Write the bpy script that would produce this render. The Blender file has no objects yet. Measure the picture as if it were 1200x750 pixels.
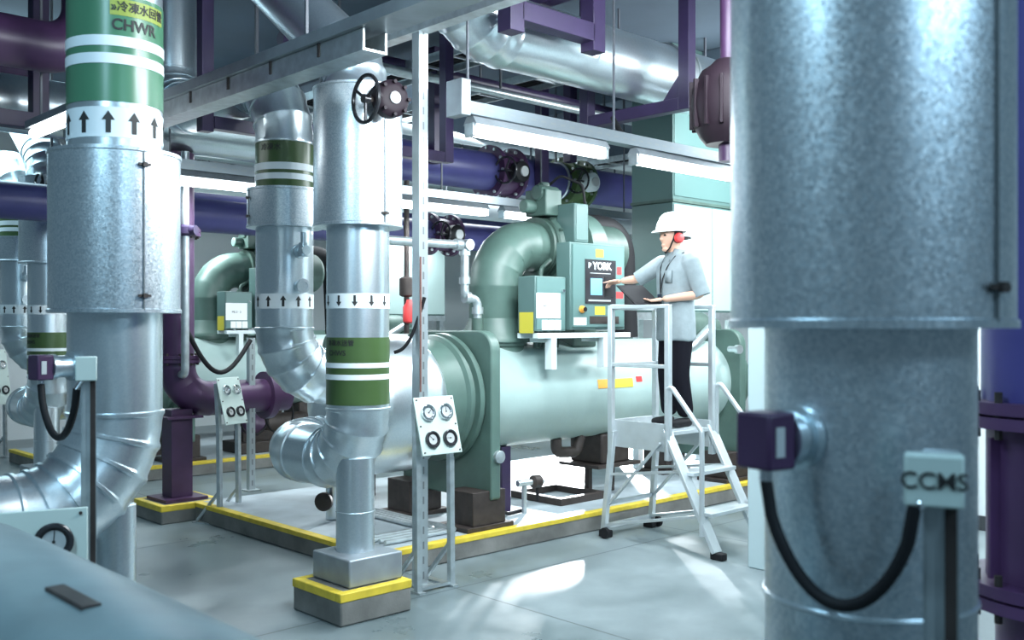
import bpy, bmesh, math, random
from mathutils import Vector, Matrix
random.seed(7)
SC = bpy.context.scene
COL = SC.collection
PI = math.pi
# ------------------------------------------------------------------ camera
CAMZ = 1.75; FPX = 1158.0; AZ = math.radians(46.4)
CF, SF = math.cos(AZ), math.sin(AZ)
cd = bpy.data.cameras.new('camera'); cam = bpy.data.objects.new('camera', cd); COL.objects.link(cam)
cam.location = (0, 0, CAMZ); cam.rotation_euler = (PI/2, 0, AZ - PI/2)
cd.sensor_width = 36; cd.lens = 36*FPX/1200; cd.shift_y = 5/1200; cd.clip_start = .05; cd.clip_end = 100
cd.dof.use_dof = True; cd.dof.focus_distance = 7.6; cd.dof.aperture_fstop = 3.6
SC.camera = cam
# ------------------------------------------------------------------ exposure, world, lamps
SC.view_settings.view_transform = 'Standard'; SC.view_settings.look = 'None'
SC.view_settings.gamma = 1; SC.view_settings.use_curve_mapping = False
SC.view_settings.exposure = 0.18
w = bpy.data.worlds.new('world'); SC.world = w; w.use_nodes = True
bg = w.node_tree.nodes['Background']; bg.inputs[0].default_value = (.30, .48, .62, 1); bg.inputs[1].default_value = .25
try:
    SC.cycles.use_denoising = True; SC.cycles.max_bounces = 8; SC.cycles.sample_clamp_indirect = 6
except Exception: pass
def area(name, loc, target, sx, sy, power, col=(.86, .95, 1)):
    l = bpy.data.lights.new(name, 'AREA'); l.shape = 'RECTANGLE'; l.size = sx; l.size_y = sy; l.energy = power; l.color = col
    o = bpy.data.objects.new(name, l); COL.objects.link(o); o.location = loc
    o.rotation_euler = (Vector(target) - Vector(loc)).to_track_quat('-Z', 'Y').to_euler(); return o
area('added_light_aisle', (7.8, 2.5, 3.3), (8.4, 6.2, 2.0), 1.6, .6, 150)  # added light out of view, brightens the cabinet face and overhead pipe
area('added_light_cabinet', (9.3, 4.5, 3.9), (8.9, 6.4, 2.3), 1.0, .3, 170)  # extra unseen light aimed to whiten the cabinet doors alone
area('added_light_mid', (5.4, 3.2, 4.1), (5.9, 4.9, 0), 1.6, .4, 70)  # added unseen light that brightens worker, ladder and floor
area('added_light_front', (3.7, 2.3, 3.35), (3.9, 6, 2.6), 2.2, .4, 190)  # added light, set low to catch the pipe bends from the front
area('added_light_near', (-.4, 2.0, 4.2), (1.2, 3.4, 1.2), .4, 2.4, 90, (.50, .80, 1))  # invented off-view light for highlights on the near silver pipes
area('added_light_side', (1.6, -1.8, 3.6), (1.7, 1.0, 1.6), 2.0, .5, 60, (.50, .78, 1))  # off-view light added for streaks on the near right pipe
area('added_light_rear', (8.4, 11.2, 4.2), (7.5, 11, 0), 3, 3, 230)  # added overhead light that brightens the floor behind the chiller
area('added_light_left', (3.0, 11.5, 4.2), (3.6, 9, 0), 2, 2, 90, (.6, .88, 1))  # unseen fill light added over the far left
def spot(name, loc, target, power, size, blend, rad, col=(.92, .97, 1)):
    l = bpy.data.lights.new(name, 'SPOT'); l.energy = power; l.spot_size = math.radians(size); l.spot_blend = blend; l.shadow_soft_size = rad; l.color = col
    o = bpy.data.objects.new(name, l); COL.objects.link(o); o.location = loc
    o.rotation_euler = (Vector(target) - Vector(loc)).to_track_quat('-Z', 'Y').to_euler(); return o
spot('floodlight_rear', (10.6, 9.5, 1.17), (6.2, 4.7, 0), 6000, 56, .5, .09)

# ------------------------------------------------------------------ pixel helpers (points on real planes)
def ray(u, v):
    a = (u-600)/FPX; b = (380-v)/FPX
    return Vector((CF + a*SF, SF - a*CF, b))
def at(u, v, Z): return Vector((0, 0, CAMZ)) + ray(u, v)*Z
def onY(u, v, Y):
    d = ray(u, v); return Vector((0, 0, CAMZ)) + d*(Y/d.y)
def onX(u, v, X):
    d = ray(u, v); return Vector((0, 0, CAMZ)) + d*(X/d.x)
def onZ(u, v, z):
    d = ray(u, v); return Vector((0, 0, CAMZ)) + d*((z-CAMZ)/d.z)

# ------------------------------------------------------------------ materials
def mat(name, col, rough=.5, metal=0., noise=0., nscale=8., bump=0., bscale=60., emit=0., spec=.5, col2=None):
    m = bpy.data.materials.new(name); m.use_nodes = True
    nt = m.node_tree; b = nt.nodes['Principled BSDF']
    b.inputs['Base Color'].default_value = (*col, 1); b.inputs['Roughness'].default_value = rough; b.inputs['Metallic'].default_value = metal
    b.inputs['Specular IOR Level'].default_value = spec
    tc = nt.nodes.new('ShaderNodeTexCoord')
    if noise > 0:
        n = nt.nodes.new('ShaderNodeTexNoise'); n.inputs['Scale'].default_value = nscale; n.inputs['Detail'].default_value = 5
        nt.links.new(tc.outputs['Object'], n.inputs['Vector'])
        r = nt.nodes.new('ShaderNodeValToRGB')
        c2 = col2 or tuple(c*(1-noise) for c in col)
        r.color_ramp.elements[0].position = .32; r.color_ramp.elements[1].position = .68
        r.color_ramp.elements[0].color = (*c2, 1); r.color_ramp.elements[1].color = (*col, 1)
        nt.links.new(n.outputs['Fac'], r.inputs['Fac']); nt.links.new(r.outputs['Color'], b.inputs['Base Color'])
    if bump > 0:
        n2 = nt.nodes.new('ShaderNodeTexNoise'); n2.inputs['Scale'].default_value = bscale; n2.inputs['Detail'].default_value = 3
        nt.links.new(tc.outputs['Object'], n2.inputs['Vector'])
        bp = nt.nodes.new('ShaderNodeBump'); bp.inputs['Strength'].default_value = bump; bp.inputs['Distance'].default_value = .01
        nt.links.new(n2.outputs['Fac'], bp.inputs['Height']); nt.links.new(bp.outputs['Normal'], b.inputs['Normal'])
    if emit > 0:
        b.inputs['Emission Color'].default_value = (*col, 1); b.inputs['Emission Strength'].default_value = emit
    return m
def galv(name, c0, c1, r0, r1, scale, bump):
    m = bpy.data.materials.new(name); m.use_nodes = True
    nt = m.node_tree; b = nt.nodes['Principled BSDF']; b.inputs['Metallic'].default_value = .92
    tc = nt.nodes.new('ShaderNodeTexCoord')
    v = nt.nodes.new('ShaderNodeTexVoronoi'); v.inputs['Scale'].default_value = scale
    nt.links.new(tc.outputs['Object'], v.inputs['Vector'])
    sp = nt.nodes.new('ShaderNodeSeparateColor'); nt.links.new(v.outputs['Color'], sp.inputs['Color'])
    r = nt.nodes.new('ShaderNodeValToRGB'); r.color_ramp.elements[0].color = (*c0, 1); r.color_ramp.elements[1].color = (*c1, 1)
    nt.links.new(sp.outputs[0], r.inputs['Fac']); nt.links.new(r.outputs['Color'], b.inputs['Base Color'])
    mr = nt.nodes.new('ShaderNodeMapRange'); mr.inputs['To Min'].default_value = r0; mr.inputs['To Max'].default_value = r1
    nt.links.new(sp.outputs[1], mr.inputs['Value']); nt.links.new(mr.outputs['Result'], b.inputs['Roughness'])
    # each spangle tips its own way
    sub = nt.nodes.new('ShaderNodeVectorMath'); sub.operation = 'SUBTRACT'; sub.inputs[1].default_value = (.5, .5, .5)
    nt.links.new(v.outputs['Color'], sub.inputs[0])
    sc = nt.nodes.new('ShaderNodeVectorMath'); sc.operation = 'SCALE'; sc.inputs['Scale'].default_value = bump
    nt.links.new(sub.outputs[0], sc.inputs[0])
    ge = nt.nodes.new('ShaderNodeNewGeometry')
    ad = nt.nodes.new('ShaderNodeVectorMath'); ad.operation = 'ADD'
    nt.links.new(ge.outputs['Normal'], ad.inputs[0]); nt.links.new(sc.outputs[0], ad.inputs[1])
    nm = nt.nodes.new('ShaderNodeVectorMath'); nm.operation = 'NORMALIZE'
    nt.links.new(ad.outputs[0], nm.inputs[0]); nt.links.new(nm.outputs[0], b.inputs['Normal'])
    return m
M = {}
M['galv'] = galv('spangled_galvanised_sheet', (.56, .64, .69), (.78, .83, .86), .28, .40, 150, .04)
M['alu'] = galv('aluminium_cladding', (.68, .76, .80), (.75, .82, .85), .28, .32, 130, .0)
M['strut'] = mat('galvanised_strut', (.62, .68, .70), .38, .8, .25, 14)
M['ladder'] = mat('mill_aluminium', (.60, .65, .67), .42, .55, .1, 10)
M['purple'] = mat('purple_paint', (.038, .023, .074), .42, 0, .25, 5)
M['plum'] = mat('plum_paint', (.066, .028, .080), .42, 0, .25, 5)
M['bluepurple'] = mat('blue_violet_paint', (.052, .052, .175), .38, 0, .2, 4)
M['green'] = mat('machine_green_paint', (.09, .155, .132), .42, 0, .2, 6)
M['dkgreen'] = mat('dark_green_paint', (.07, .12, .10), .5, 0, .3, 9)
M['teal'] = mat('pale_teal_lagging', (.37, .49, .47), .45, 0, .12, 3, .05, 30)
M['cab'] = mat('teal_grey_enamel', (.085, .155, .145), .4, 0, .08, 2)
M['panel'] = mat('panel_teal_enamel', (.11, .20, .19), .33, 0, .05, 2)
M['cabdoor'] = mat('lit_door_enamel', (.38, .50, .48), .4, 0, .04, 2)  # teal door enamel paled to carry the strong light on its face
M['ptop'] = mat('painted_plinth_top', (.44, .51, .55), .5, 0, .3, 3)
M['cabwhite'] = mat('white_enamel', (.70, .77, .78), .4, 0, .04, 2)
M['band'] = mat('olive_green_tape', (.060, .112, .036), .32, 0, .2, 3)
M['bandlit'] = mat('mint_lit_green_tape', (.075, .22, .125), .3, 0, .15, 3)  # green tape with the mint cast of coloured light in its base colour
M['white'] = mat('white_tape', (.80, .86, .88), .45)
M['paper'] = mat('white_paper', (.84, .87, .87), .7)
M['black'] = mat('black_rubber', (.014, .014, .016), .6, spec=.2)
M['blackgloss'] = mat('black_gloss', (.02, .02, .024), .25)
M['ink'] = mat('black_ink', (.025, .025, .025), .6)
M['olive'] = mat('yellow_green_plate', (.30, .36, .06), .5)
M['yellow'] = mat('yellow_line_paint', (.78, .58, .05), .55, 0, .25, 12)
M['wire'] = mat('reddish_wire', (.22, .10, .08), .5)
M['seam'] = mat('dark_lap_seam', (.16, .18, .19), .5, .5)
M['plumlit'] = mat('lit_plum_paint', (.12, .05, .14), .42, 0, .2, 5)  # plum paint in a lighter copy, brighter lighting put into the colour
M['violet'] = mat('lit_violet_paint', (.10, .085, .32), .35, 0, .15, 4)  # brightened copy of the blue violet paint, lit look in the colour
M['rod'] = mat('threaded_rod', (.10, .11, .13), .5)
M['tray'] = mat('dull_tray_steel', (.36, .40, .43), .45, .5, .25, 6)
M['valve'] = mat('dark_plum_casting', (.018, .010, .016), .55, spec=.25)
M['sticker'] = mat('yellow_sticker', (.58, .50, .05), .5)
M['orange'] = mat('orange_sticker', (.80, .36, .06), .5)
M['red'] = mat('red_plastic', (.75, .05, .05), .4)
M['brown'] = mat('dark_iron', (.055, .042, .038), .55, .2, .4, 14)
M['conc'] = mat('concrete', (.225, .225, .21), .85, 0, .45, 4, .15, 40)
M['screen'] = mat('lit_screen', (.16, .38, .70), .3, emit=.6)
M['lamp'] = mat('fluorescent_tube', (.90, .97, 1), .4, emit=9.)
M['chrome'] = mat('chrome', (.75, .78, .8), .18, 1.)
M['dial'] = mat('gauge_dial', (.48, .50, .50), .45)
M['board'] = mat('gauge_board_enamel', (.55, .65, .61), .45)
M['wall'] = mat('white_wall_paint', (.76, .82, .83), .7, 0, .06, 1)
M['pillar'] = mat('pale_pillar_paint', (.50, .62, .64), .6, 0, .05, 1)
M['ceil'] = mat('grey_ceiling_paint', (.13, .17, .22), .8, 0, .2, 1)
M['dark'] = mat('dark_skirting', (.04, .045, .05), .6)
M['skin'] = mat('skin', (.62, .36, .26), .5)
M['shirt'] = mat('grey_shirt_cloth', (.25, .30, .32), .8, 0, .12, 18, .25, 25)
M['trouser'] = mat('black_trouser_cloth', (.008, .008, .012), .9, spec=.08)
M['hat'] = mat('white_hard_hat', (.86, .88, .86), .3)
M['hair'] = mat('dark_hair', (.02, .016, .014), .6)
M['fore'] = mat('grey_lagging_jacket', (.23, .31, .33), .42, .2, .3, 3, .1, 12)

def floor_mat():
    m = bpy.data.materials.new('epoxy_floor'); m.use_nodes = True
    nt = m.node_tree; b = nt.nodes['Principled BSDF']; tc = nt.nodes.new('ShaderNodeTexCoord')
    n = nt.nodes.new('ShaderNodeTexNoise'); n.inputs['Scale'].default_value = .9; n.inputs['Detail'].default_value = 7; n.inputs['Roughness'].default_value = .62
    nt.links.new(tc.outputs['Object'], n.inputs['Vector'])
    r = nt.nodes.new('ShaderNodeValToRGB'); e = r.color_ramp.elements
    e[0].position = .30; e[0].color = (.085, .12, .128, 1); e[1].position = .66; e[1].color = (.25, .30, .315, 1)
    nt.links.new(n.outputs['Fac'], r.inputs['Fac'])
    br = nt.nodes.new('ShaderNodeTexBrick'); br.offset = 0; br.inputs['Scale'].default_value = 1
    br.inputs['Brick Width'].default_value = 2.6; br.inputs['Row Height'].default_value = 2.6; br.inputs['Mortar Size'].default_value = .008
    br.inputs['Color1'].default_value = br.inputs['Color2'].default_value = (1, 1, 1, 1); br.inputs['Mortar'].default_value = (.5, .5, .5, 1)
    nt.links.new(tc.outputs['Object'], br.inputs['Vector'])
    mx = nt.nodes.new('ShaderNodeMix'); mx.data_type = 'RGBA'; mx.blend_type = 'MULTIPLY'; mx.inputs['Factor'].default_value = 1
    nt.links.new(r.outputs['Color'], mx.inputs[6]); nt.links.new(br.outputs['Color'], mx.inputs[7]); nt.links.new(mx.outputs[2], b.inputs['Base Color'])
    mr = nt.nodes.new('ShaderNodeMapRange'); mr.inputs['From Min'].default_value = .3; mr.inputs['From Max'].default_value = .7
    mr.inputs['To Min'].default_value = .22; mr.inputs['To Max'].default_value = .5
    nt.links.new(n.outputs['Fac'], mr.inputs['Value']); nt.links.new(mr.outputs['Result'], b.inputs['Roughness'])
    return m
M['floor'] = floor_mat()
def slotted(name, along, across, col=(.58, .64, .66)):
    m = mat(name, col, .38, .8); nt = m.node_tree; b = nt.nodes['Principled BSDF']
    tc = nt.nodes.new('ShaderNodeTexCoord'); sp = nt.nodes.new('ShaderNodeSeparateXYZ'); nt.links.new(tc.outputs['Object'], sp.inputs[0])
    def mth(op, a, c, d=None):
        n = nt.nodes.new('ShaderNodeMath'); n.operation = op
        if hasattr(a, 'is_linked'): nt.links.new(a, n.inputs[0])
        else: n.inputs[0].default_value = a
        if hasattr(c, 'is_linked'): nt.links.new(c, n.inputs[1])
        else: n.inputs[1].default_value = c
        return n.outputs[0]
    f = mth('FRACT', mth('MULTIPLY', sp.outputs[along], 10.), 0)
    k = mth('MULTIPLY', mth('GREATER_THAN', f, .5), mth('LESS_THAN', mth('ABSOLUTE', mth('ADD', sp.outputs[across[0]], -across[1]), 0), .007))
    mx = nt.nodes.new('ShaderNodeMix'); mx.data_type = 'RGBA'; mx.inputs[6].default_value = (*col, 1); mx.inputs[7].default_value = (.30, .33, .34, 1)
    nt.links.new(k, mx.inputs['Factor']); nt.links.new(mx.outputs[2], b.inputs['Base Color']); return m
M['post'] = slotted('slotted_post', 2, (0, 0)); M['trunk'] = slotted('slotted_trunking', 0, (2, .045), (.28, .32, .35))

# ------------------------------------------------------------------ mesh helpers
ORG = {}
def V(*a): return Vector(a[0]) if len(a) == 1 else Vector(a)
def frame(d):
    d = V(d).normalized(); a = Vector((0, 0, 1)) if abs(d.z) < .95 else Vector((1, 0, 0))
    x = a.cross(d).normalized(); return x, d.cross(x).normalized(), d
class MB:
    def __init__(s): s.v = []; s.f = []; s.m = []
    def add(s, vs, fs, mi=0):
        o = len(s.v); s.v += [V(p) for p in vs]; s.f += [tuple(i+o for i in f) for f in fs]; s.m += [mi]*len(fs); return s
    def box(s, x0, x1, y0, y1, z0, z1, mi=0):
        vs = [(x, y, z) for z in (z0, z1) for y in (y0, y1) for x in (x0, x1)]
        return s.add(vs, [(0, 2, 3, 1), (4, 5, 7, 6), (0, 1, 5, 4), (2, 6, 7, 3), (0, 4, 6, 2), (1, 3, 7, 5)], mi)
    def obox(s, c, ax, ay, az, hx, hy, hz, mi=0):
        c = V(c); ax, ay, az = V(ax).normalized(), V(ay).normalized(), V(az).normalized()
        vs = [c + ax*hx*i + ay*hy*j + az*hz*k for k in (-1, 1) for j in (-1, 1) for i in (-1, 1)]
        return s.add(vs, [(0, 2, 3, 1), (4, 5, 7, 6), (0, 1, 5, 4), (2, 6, 7, 3), (0, 4, 6, 2), (1, 3, 7, 5)], mi)
    def bar(s, p0, p1, wx, wy, mi=0, up=None):
        p0, p1 = V(p0), V(p1); d = (p1-p0)
        x, y, z = frame(d)
        if up is not None:
            y = (V(up) - d.normalized()*V(up).dot(d.normalized())).normalized(); x = y.cross(z)
        return s.obox((p0+p1)/2, x, y, z, wx/2, wy/2, d.length/2, mi)
    def cyl(s, p0, p1, r0, r1=None, n=28, mi=0, caps=True):
        return s.sweep([p0, p1], [r0, r0 if r1 is None else r1], n, mi, caps)
    def sweep(s, path, r, n=28, mi=0, caps=True):
        path = [V(p) for p in path]; k = len(path)
        if not isinstance(r, (list, tuple)): r = [r]*k
        tang = []
        for i in range(k):
            a = path[max(i-1, 0)]; b = path[min(i+1, k-1)]; t = b-a
            tang.append(t.normalized() if t.length > 1e-9 else (tang[-1] if tang else Vector((0, 0, 1))))
        x, y, _ = frame(tang[0]); vs = []
        for i in range(k):
            if i:
                q = tang[i-1].rotation_difference(tang[i]); x = q @ x
                x = (x - tang[i]*x.dot(tang[i])).normalized()
            y = tang[i].cross(x)
            for j in range(n):
                a = 2*PI*j/n; vs.append(path[i] + (x*math.cos(a) + y*math.sin(a))*r[i])
        fs = [(i*n+j, i*n+(j+1) % n, (i+1)*n+(j+1) % n, (i+1)*n+j) for i in range(k-1) for j in range(n)]
        if caps: fs += [tuple(range(n-1, -1, -1)), tuple((k-1)*n+j for j in range(n))]
        return s.add(vs, fs, mi)
    def lathe(s, o, d, prof, n=40, mi=0):       # prof: (distance along d, radius)
        o = V(o); d = V(d).normalized(); return s.sweep2(o, d, prof, n, mi)
    def sweep2(s, o, d, prof, n, mi):
        x, y, z = frame(d); vs = []
        for t, r in prof:
            for j in range(n):
                a = 2*PI*j/n; vs.append(o + z*t + (x*math.cos(a) + y*math.sin(a))*max(r, 1e-4))
        k = len(prof)
        fs = [(i*n+j, i*n+(j+1) % n, (i+1)*n+(j+1) % n, (i+1)*n+j) for i in range(k-1) for j in range(n)]
        fs += [tuple(range(n-1, -1, -1)), tuple((k-1)*n+j for j in range(n))]
        return s.add(vs, fs, mi)
    def torus(s, c, d, R, r, n=32, m=10, mi=0):
        x, y, z = frame(d); c = V(c); vs = []
        for i in range(n):
            a = 2*PI*i/n; e = x*math.cos(a) + y*math.sin(a)
            for j in range(m):
                b = 2*PI*j/m; vs.append(c + e*(R + r*math.cos(b)) + z*r*math.sin(b))
        fs = [(i*m+j, ((i+1) % n)*m+j, ((i+1) % n)*m+(j+1) % m, i*m+(j+1) % m) for i in range(n) for j in range(m)]
        return s.add(vs, fs, mi)
    def prism(s, poly, d, mi=0):                # poly: 3D points, extruded by vector d
        n = len(poly); d = V(d); vs = [V(p) for p in poly] + [V(p)+d for p in poly]
        return s.add(vs, [tuple(range(n-1, -1, -1)), tuple(range(n, 2*n))] + [(i, (i+1) % n, n+(i+1) % n, n+i) for i in range(n)], mi)
    def sphere(s, c, rx, ry, rz, n=24, m=14, mi=0):
        c = V(c); vs = [c + V(0, 0, rz)]
        for i in range(1, m):
            a = PI*i/m
            for j in range(n):
                b = 2*PI*j/n; vs.append(c + V(rx*math.sin(a)*math.cos(b), ry*math.sin(a)*math.sin(b), rz*math.cos(a)))
        vs.append(c - V(0, 0, rz)); L = len(vs)-1
        fs = [(0, 1+j, 1+(j+1) % n) for j in range(n)]
        fs += [(1+i*n+j, 1+(i+1)*n+j, 1+(i+1)*n+(j+1) % n, 1+i*n+(j+1) % n) for i in range(m-2) for j in range(n)]
        fs += [(L, 1+(m-2)*n+(j+1) % n, 1+(m-2)*n+j) for j in range(n)]
        return s.add(vs, fs, mi)
    def build(s, name, mats, parent=None, bevel=0, angle=38):
        if not isinstance(mats, (list, tuple)): mats = [mats]
        if parent is not None: o0 = ORG[parent.name]
        else:
            xs = [p.x for p in s.v]; ys = [p.y for p in s.v]; zs = [p.z for p in s.v]
            o0 = V((min(xs)+max(xs))/2, (min(ys)+max(ys))/2, min(zs))
        me = bpy.data.meshes.new(name); me.from_pydata([p - o0 for p in s.v], [], s.f)
        for q in mats: me.materials.append(q)
        me.polygons.foreach_set('material_index', s.m)
        bm = bmesh.new(); bm.from_mesh(me); bmesh.ops.recalc_face_normals(bm, faces=bm.faces[:]); bm.to_mesh(me); bm.free()
        me.shade_smooth(); me.set_sharp_from_angle(angle=math.radians(angle))
        return link(name, me, parent, o0, bevel)
def link(name, me, parent, o0, bevel=0):
    o = bpy.data.objects.new(name, me); COL.objects.link(o)
    if parent is not None: o.parent = parent
    else: o.location = o0
    ORG[o.name] = V(o0)
    if bevel:
        b = o.modifiers.new('bevel', 'BEVEL'); b.width = bevel; b.segments = 2; b.limit_method = 'ANGLE'; b.angle_limit = math.radians(40)
    return o
def thing(name, loc, label, cat, group=None):
    o = bpy.data.objects.new(name, None); COL.objects.link(o); o.location = loc; o.empty_display_size = .1
    ORG[o.name] = V(loc); return tag(o, label, cat, group)
def tag(o, label, cat, group=None):
    o['label'] = label; o['category'] = cat
    if group: o['group'] = group
    return o
def struct(o): o['kind'] = 'structure'; return o
def copy_tree(o, parent=None):
    c = o.copy(); COL.objects.link(c); ORG[c.name] = ORG[o.name]
    if parent is not None: c.parent = parent
    for ch in list(o.children): copy_tree(ch, c)
    return c
def dup(o, off, label, group=None):
    c = copy_tree(o); c.location = V(o.location) + V(off); c['label'] = label
    if group: c['group'] = group
    return c
def fillet(pts, R, n=10):
    pts = [V(p) for p in pts]; out = [pts[0]]
    for i in range(1, len(pts)-1):
        a, b, c = pts[i-1], pts[i], pts[i+1]
        d0 = (a-b).normalized(); d1 = (c-b).normalized(); ang = d0.angle(d1)
        if ang > PI-.01: out.append(b); continue
        r = R[i-1] if isinstance(R, (list, tuple)) else R
        t = r/math.tan(ang/2); p0 = b + d0*t; cen = b + (d0+d1).normalized()*(r/math.sin(ang/2))
        s0 = p0 - cen; s1 = b + d1*t - cen; ax = s0.cross(s1).normalized(); tot = s0.angle(s1)
        for k in range(n+1): out.append(cen + Matrix.Rotation(tot*k/n, 3, ax) @ s0)
    out.append(pts[-1]); return out
def lagged(mb, pts, R, r, gores=5, n=40, seam=.009, mi=0):
    """a lagged pipe: swept tube whose bends show the raised seams between cladding gores"""
    path = fillet(pts, R, gores*2); P = []; Q = []
    npts = len(path); k = gores*2+1
    for i, p in enumerate(path):
        inner = 0 < i < npts-1
        if inner and ((i-1) % k) % 2 == 0:
            t = (path[i+1]-path[i-1]).normalized()
            for dt, dr in ((-.012, 0), (-.007, seam), (.007, seam), (.012, 0)): P.append(p + t*dt); Q.append(r+dr)
        else: P.append(p); Q.append(r)
    return mb.sweep(P, Q, n, mi)
def text_mesh(body, size, bold=0., extr=.0008):
    c = bpy.data.curves.new('lettering', 'FONT'); c.body = body; c.size = size; c.align_x = 'CENTER'; c.align_y = 'CENTER'; c.extrude = extr; c.offset = bold*size; c.resolution_u = 4
    o = bpy.data.objects.new('lettering', c); COL.objects.link(o)
    dg = bpy.context.evaluated_depsgraph_get(); me = bpy.data.meshes.new_from_object(o.evaluated_get(dg))
    bpy.data.objects.remove(o); return me
def text_plane(body, size, c, xd, yd, m, parent, name='lettering', bold=.0, squeeze=1):
    me = text_mesh(body, size, bold); xd = V(xd).normalized(); yd = V(yd).normalized(); zd = xd.cross(yd); c = V(c); o0 = ORG[parent.name]
    for vt in me.vertices: vt.co = c + xd*vt.co.x*squeeze + yd*vt.co.y + zd*(vt.co.z+.0012) - o0
    me.materials.clear(); me.materials.append(m); return link(name, me, parent, o0)
def wrap(me, cx, cy, z, r, ang, m, parent, name, flip=False):
    bm = bmesh.new(); bm.from_mesh(me); w = max((abs(v.co.x) for v in bm.verts), default=.1); step = r*.12
    k = int(w/step)+1
    for i in range(-k, k+1):
        bmesh.ops.bisect_plane(bm, geom=bm.verts[:]+bm.edges[:]+bm.faces[:], plane_co=(i*step, 0, 0), plane_no=(1, 0, 0))
    o0 = ORG[parent.name]
    for v in bm.verts:
        a = ang + v.co.x/r; q = r + v.co.z; v.co = V(cx + q*math.cos(a), cy + q*math.sin(a), z + v.co.y) - o0
    bm.to_mesh(me); bm.free(); me.materials.clear(); me.materials.append(m)
    return link(name, me, parent, o0)
def arrow_ring(cx, cy, z, r, ang0, m, parent, h=.075, w=.045, down=False):
    s = -1 if down else 1
    for i in range(-3, 4):
        a0 = ang0 + PI/6*i
        poly = [(-.2*w, -.5*h), (.2*w, -.5*h), (.2*w, .08*h), (.5*w, .08*h), (0, .5*h), (-.5*w, .08*h), (-.2*w, .08*h)]
        vs = [(cx + r*math.cos(a0+x/r), cy + r*math.sin(a0+x/r), z + s*y) for x, y in poly]
        MB().add(vs, [(0, 1, 2, 6), (5, 6, 2, 3, 4)]).build('flow_arrow', m, parent)
def camang(x, y): return math.atan2(-y, -x)
# ================================================================== the setting
struct(MB().box(-6, 14.5, -6, 16, -.2, 0).build('floor', M['floor']))
struct(MB().box(-.5, 14.5, -1.5, 16, 4.75, 4.95).build('ceiling', M['ceil']))
struct(MB().box(-6, 14.7, 16, 16.2, 0, 4.95).build('wall_back', M['wall']))
struct(MB().box(14.5, 14.7, -6, 16, 0, 4.95).build('wall_right', M['wall']))
struct(MB().box(8.7, 8.85, -3, 3.55, 0, 4.75).build('wall_partition', M['wall']))
struct(MB().box(8.66, 8.7, -3, 3.55, 0, .12).build('baseboard_partition', M['dark']))
struct(MB().box(6.13, 6.75, 3.25, 3.98, 0, 4.75).build('pillar', M['pillar'], bevel=.01))
for x in (2.2, 5.6, 9.0, 12.2):
    struct(MB().box(x, x+.3, -1.5, 16, 4.4, 4.75).build('ceiling_beam', M['ceil'], bevel=.01))
def plinth(x0, x1, y0, y1, h=.16):
    b = MB().box(x0, x1, y0, y1, 0, h).build('concrete_plinth', M['conc'], bevel=.012); struct(b)
    e = MB(); e.box(x0-.004, x1, y0-.004, y0+.075, h-.035, h+.003); e.box(x0-.004, x0+.075, y0+.075, y1, h-.035, h+.003)
    e.build('yellow_edge_line', M['yellow'], b, bevel=.004); MB().box(x0+.075, x1-.01, y0+.075, y1-.01, h-.01, h+.002).build('painted_top', M['ptop'], b); return b
plinth(4.03, 13.2, 5.57, 8.35)
plinth(4.03, 13.2, 10.77, 13.5)
def footing(x0, x1, y0, y1, h, label):
    b = MB().box(x0, x1, y0, y1, 0, h).build('pipe_footing', M['conc'], bevel=.012); tag(b, label, 'concrete footing', 'concrete pipe footings')
    e = MB()
    e.box(x0-.004, x1+.004, y0-.004, y0+.055, h-.05, h+.003); e.box(x0-.004, x0+.055, y0+.055, y1-.055, h-.05, h+.003)
    e.box(x1-.055, x1+.004, y0+.055, y1-.055, h-.05, h+.003); e.box(x0-.004, x1+.004, y1-.055, y1+.004, h-.05, h+.003)
    e.build('yellow_rim', M['yellow'], b, bevel=.006); return b
f1 = footing(3.21, 3.72, 4.80, 5.32, .19, 'yellow-rimmed concrete block on the aisle floor under the nearest silver pipe foot')
dup(f1, (-.06, 5.2, 0), 'yellow-rimmed concrete block under the far silver pipe at the left edge')
footing(3.72, 4.30, 8.33, 8.9, .16, 'yellow-rimmed concrete block under the purple pipe pedestal')

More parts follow.
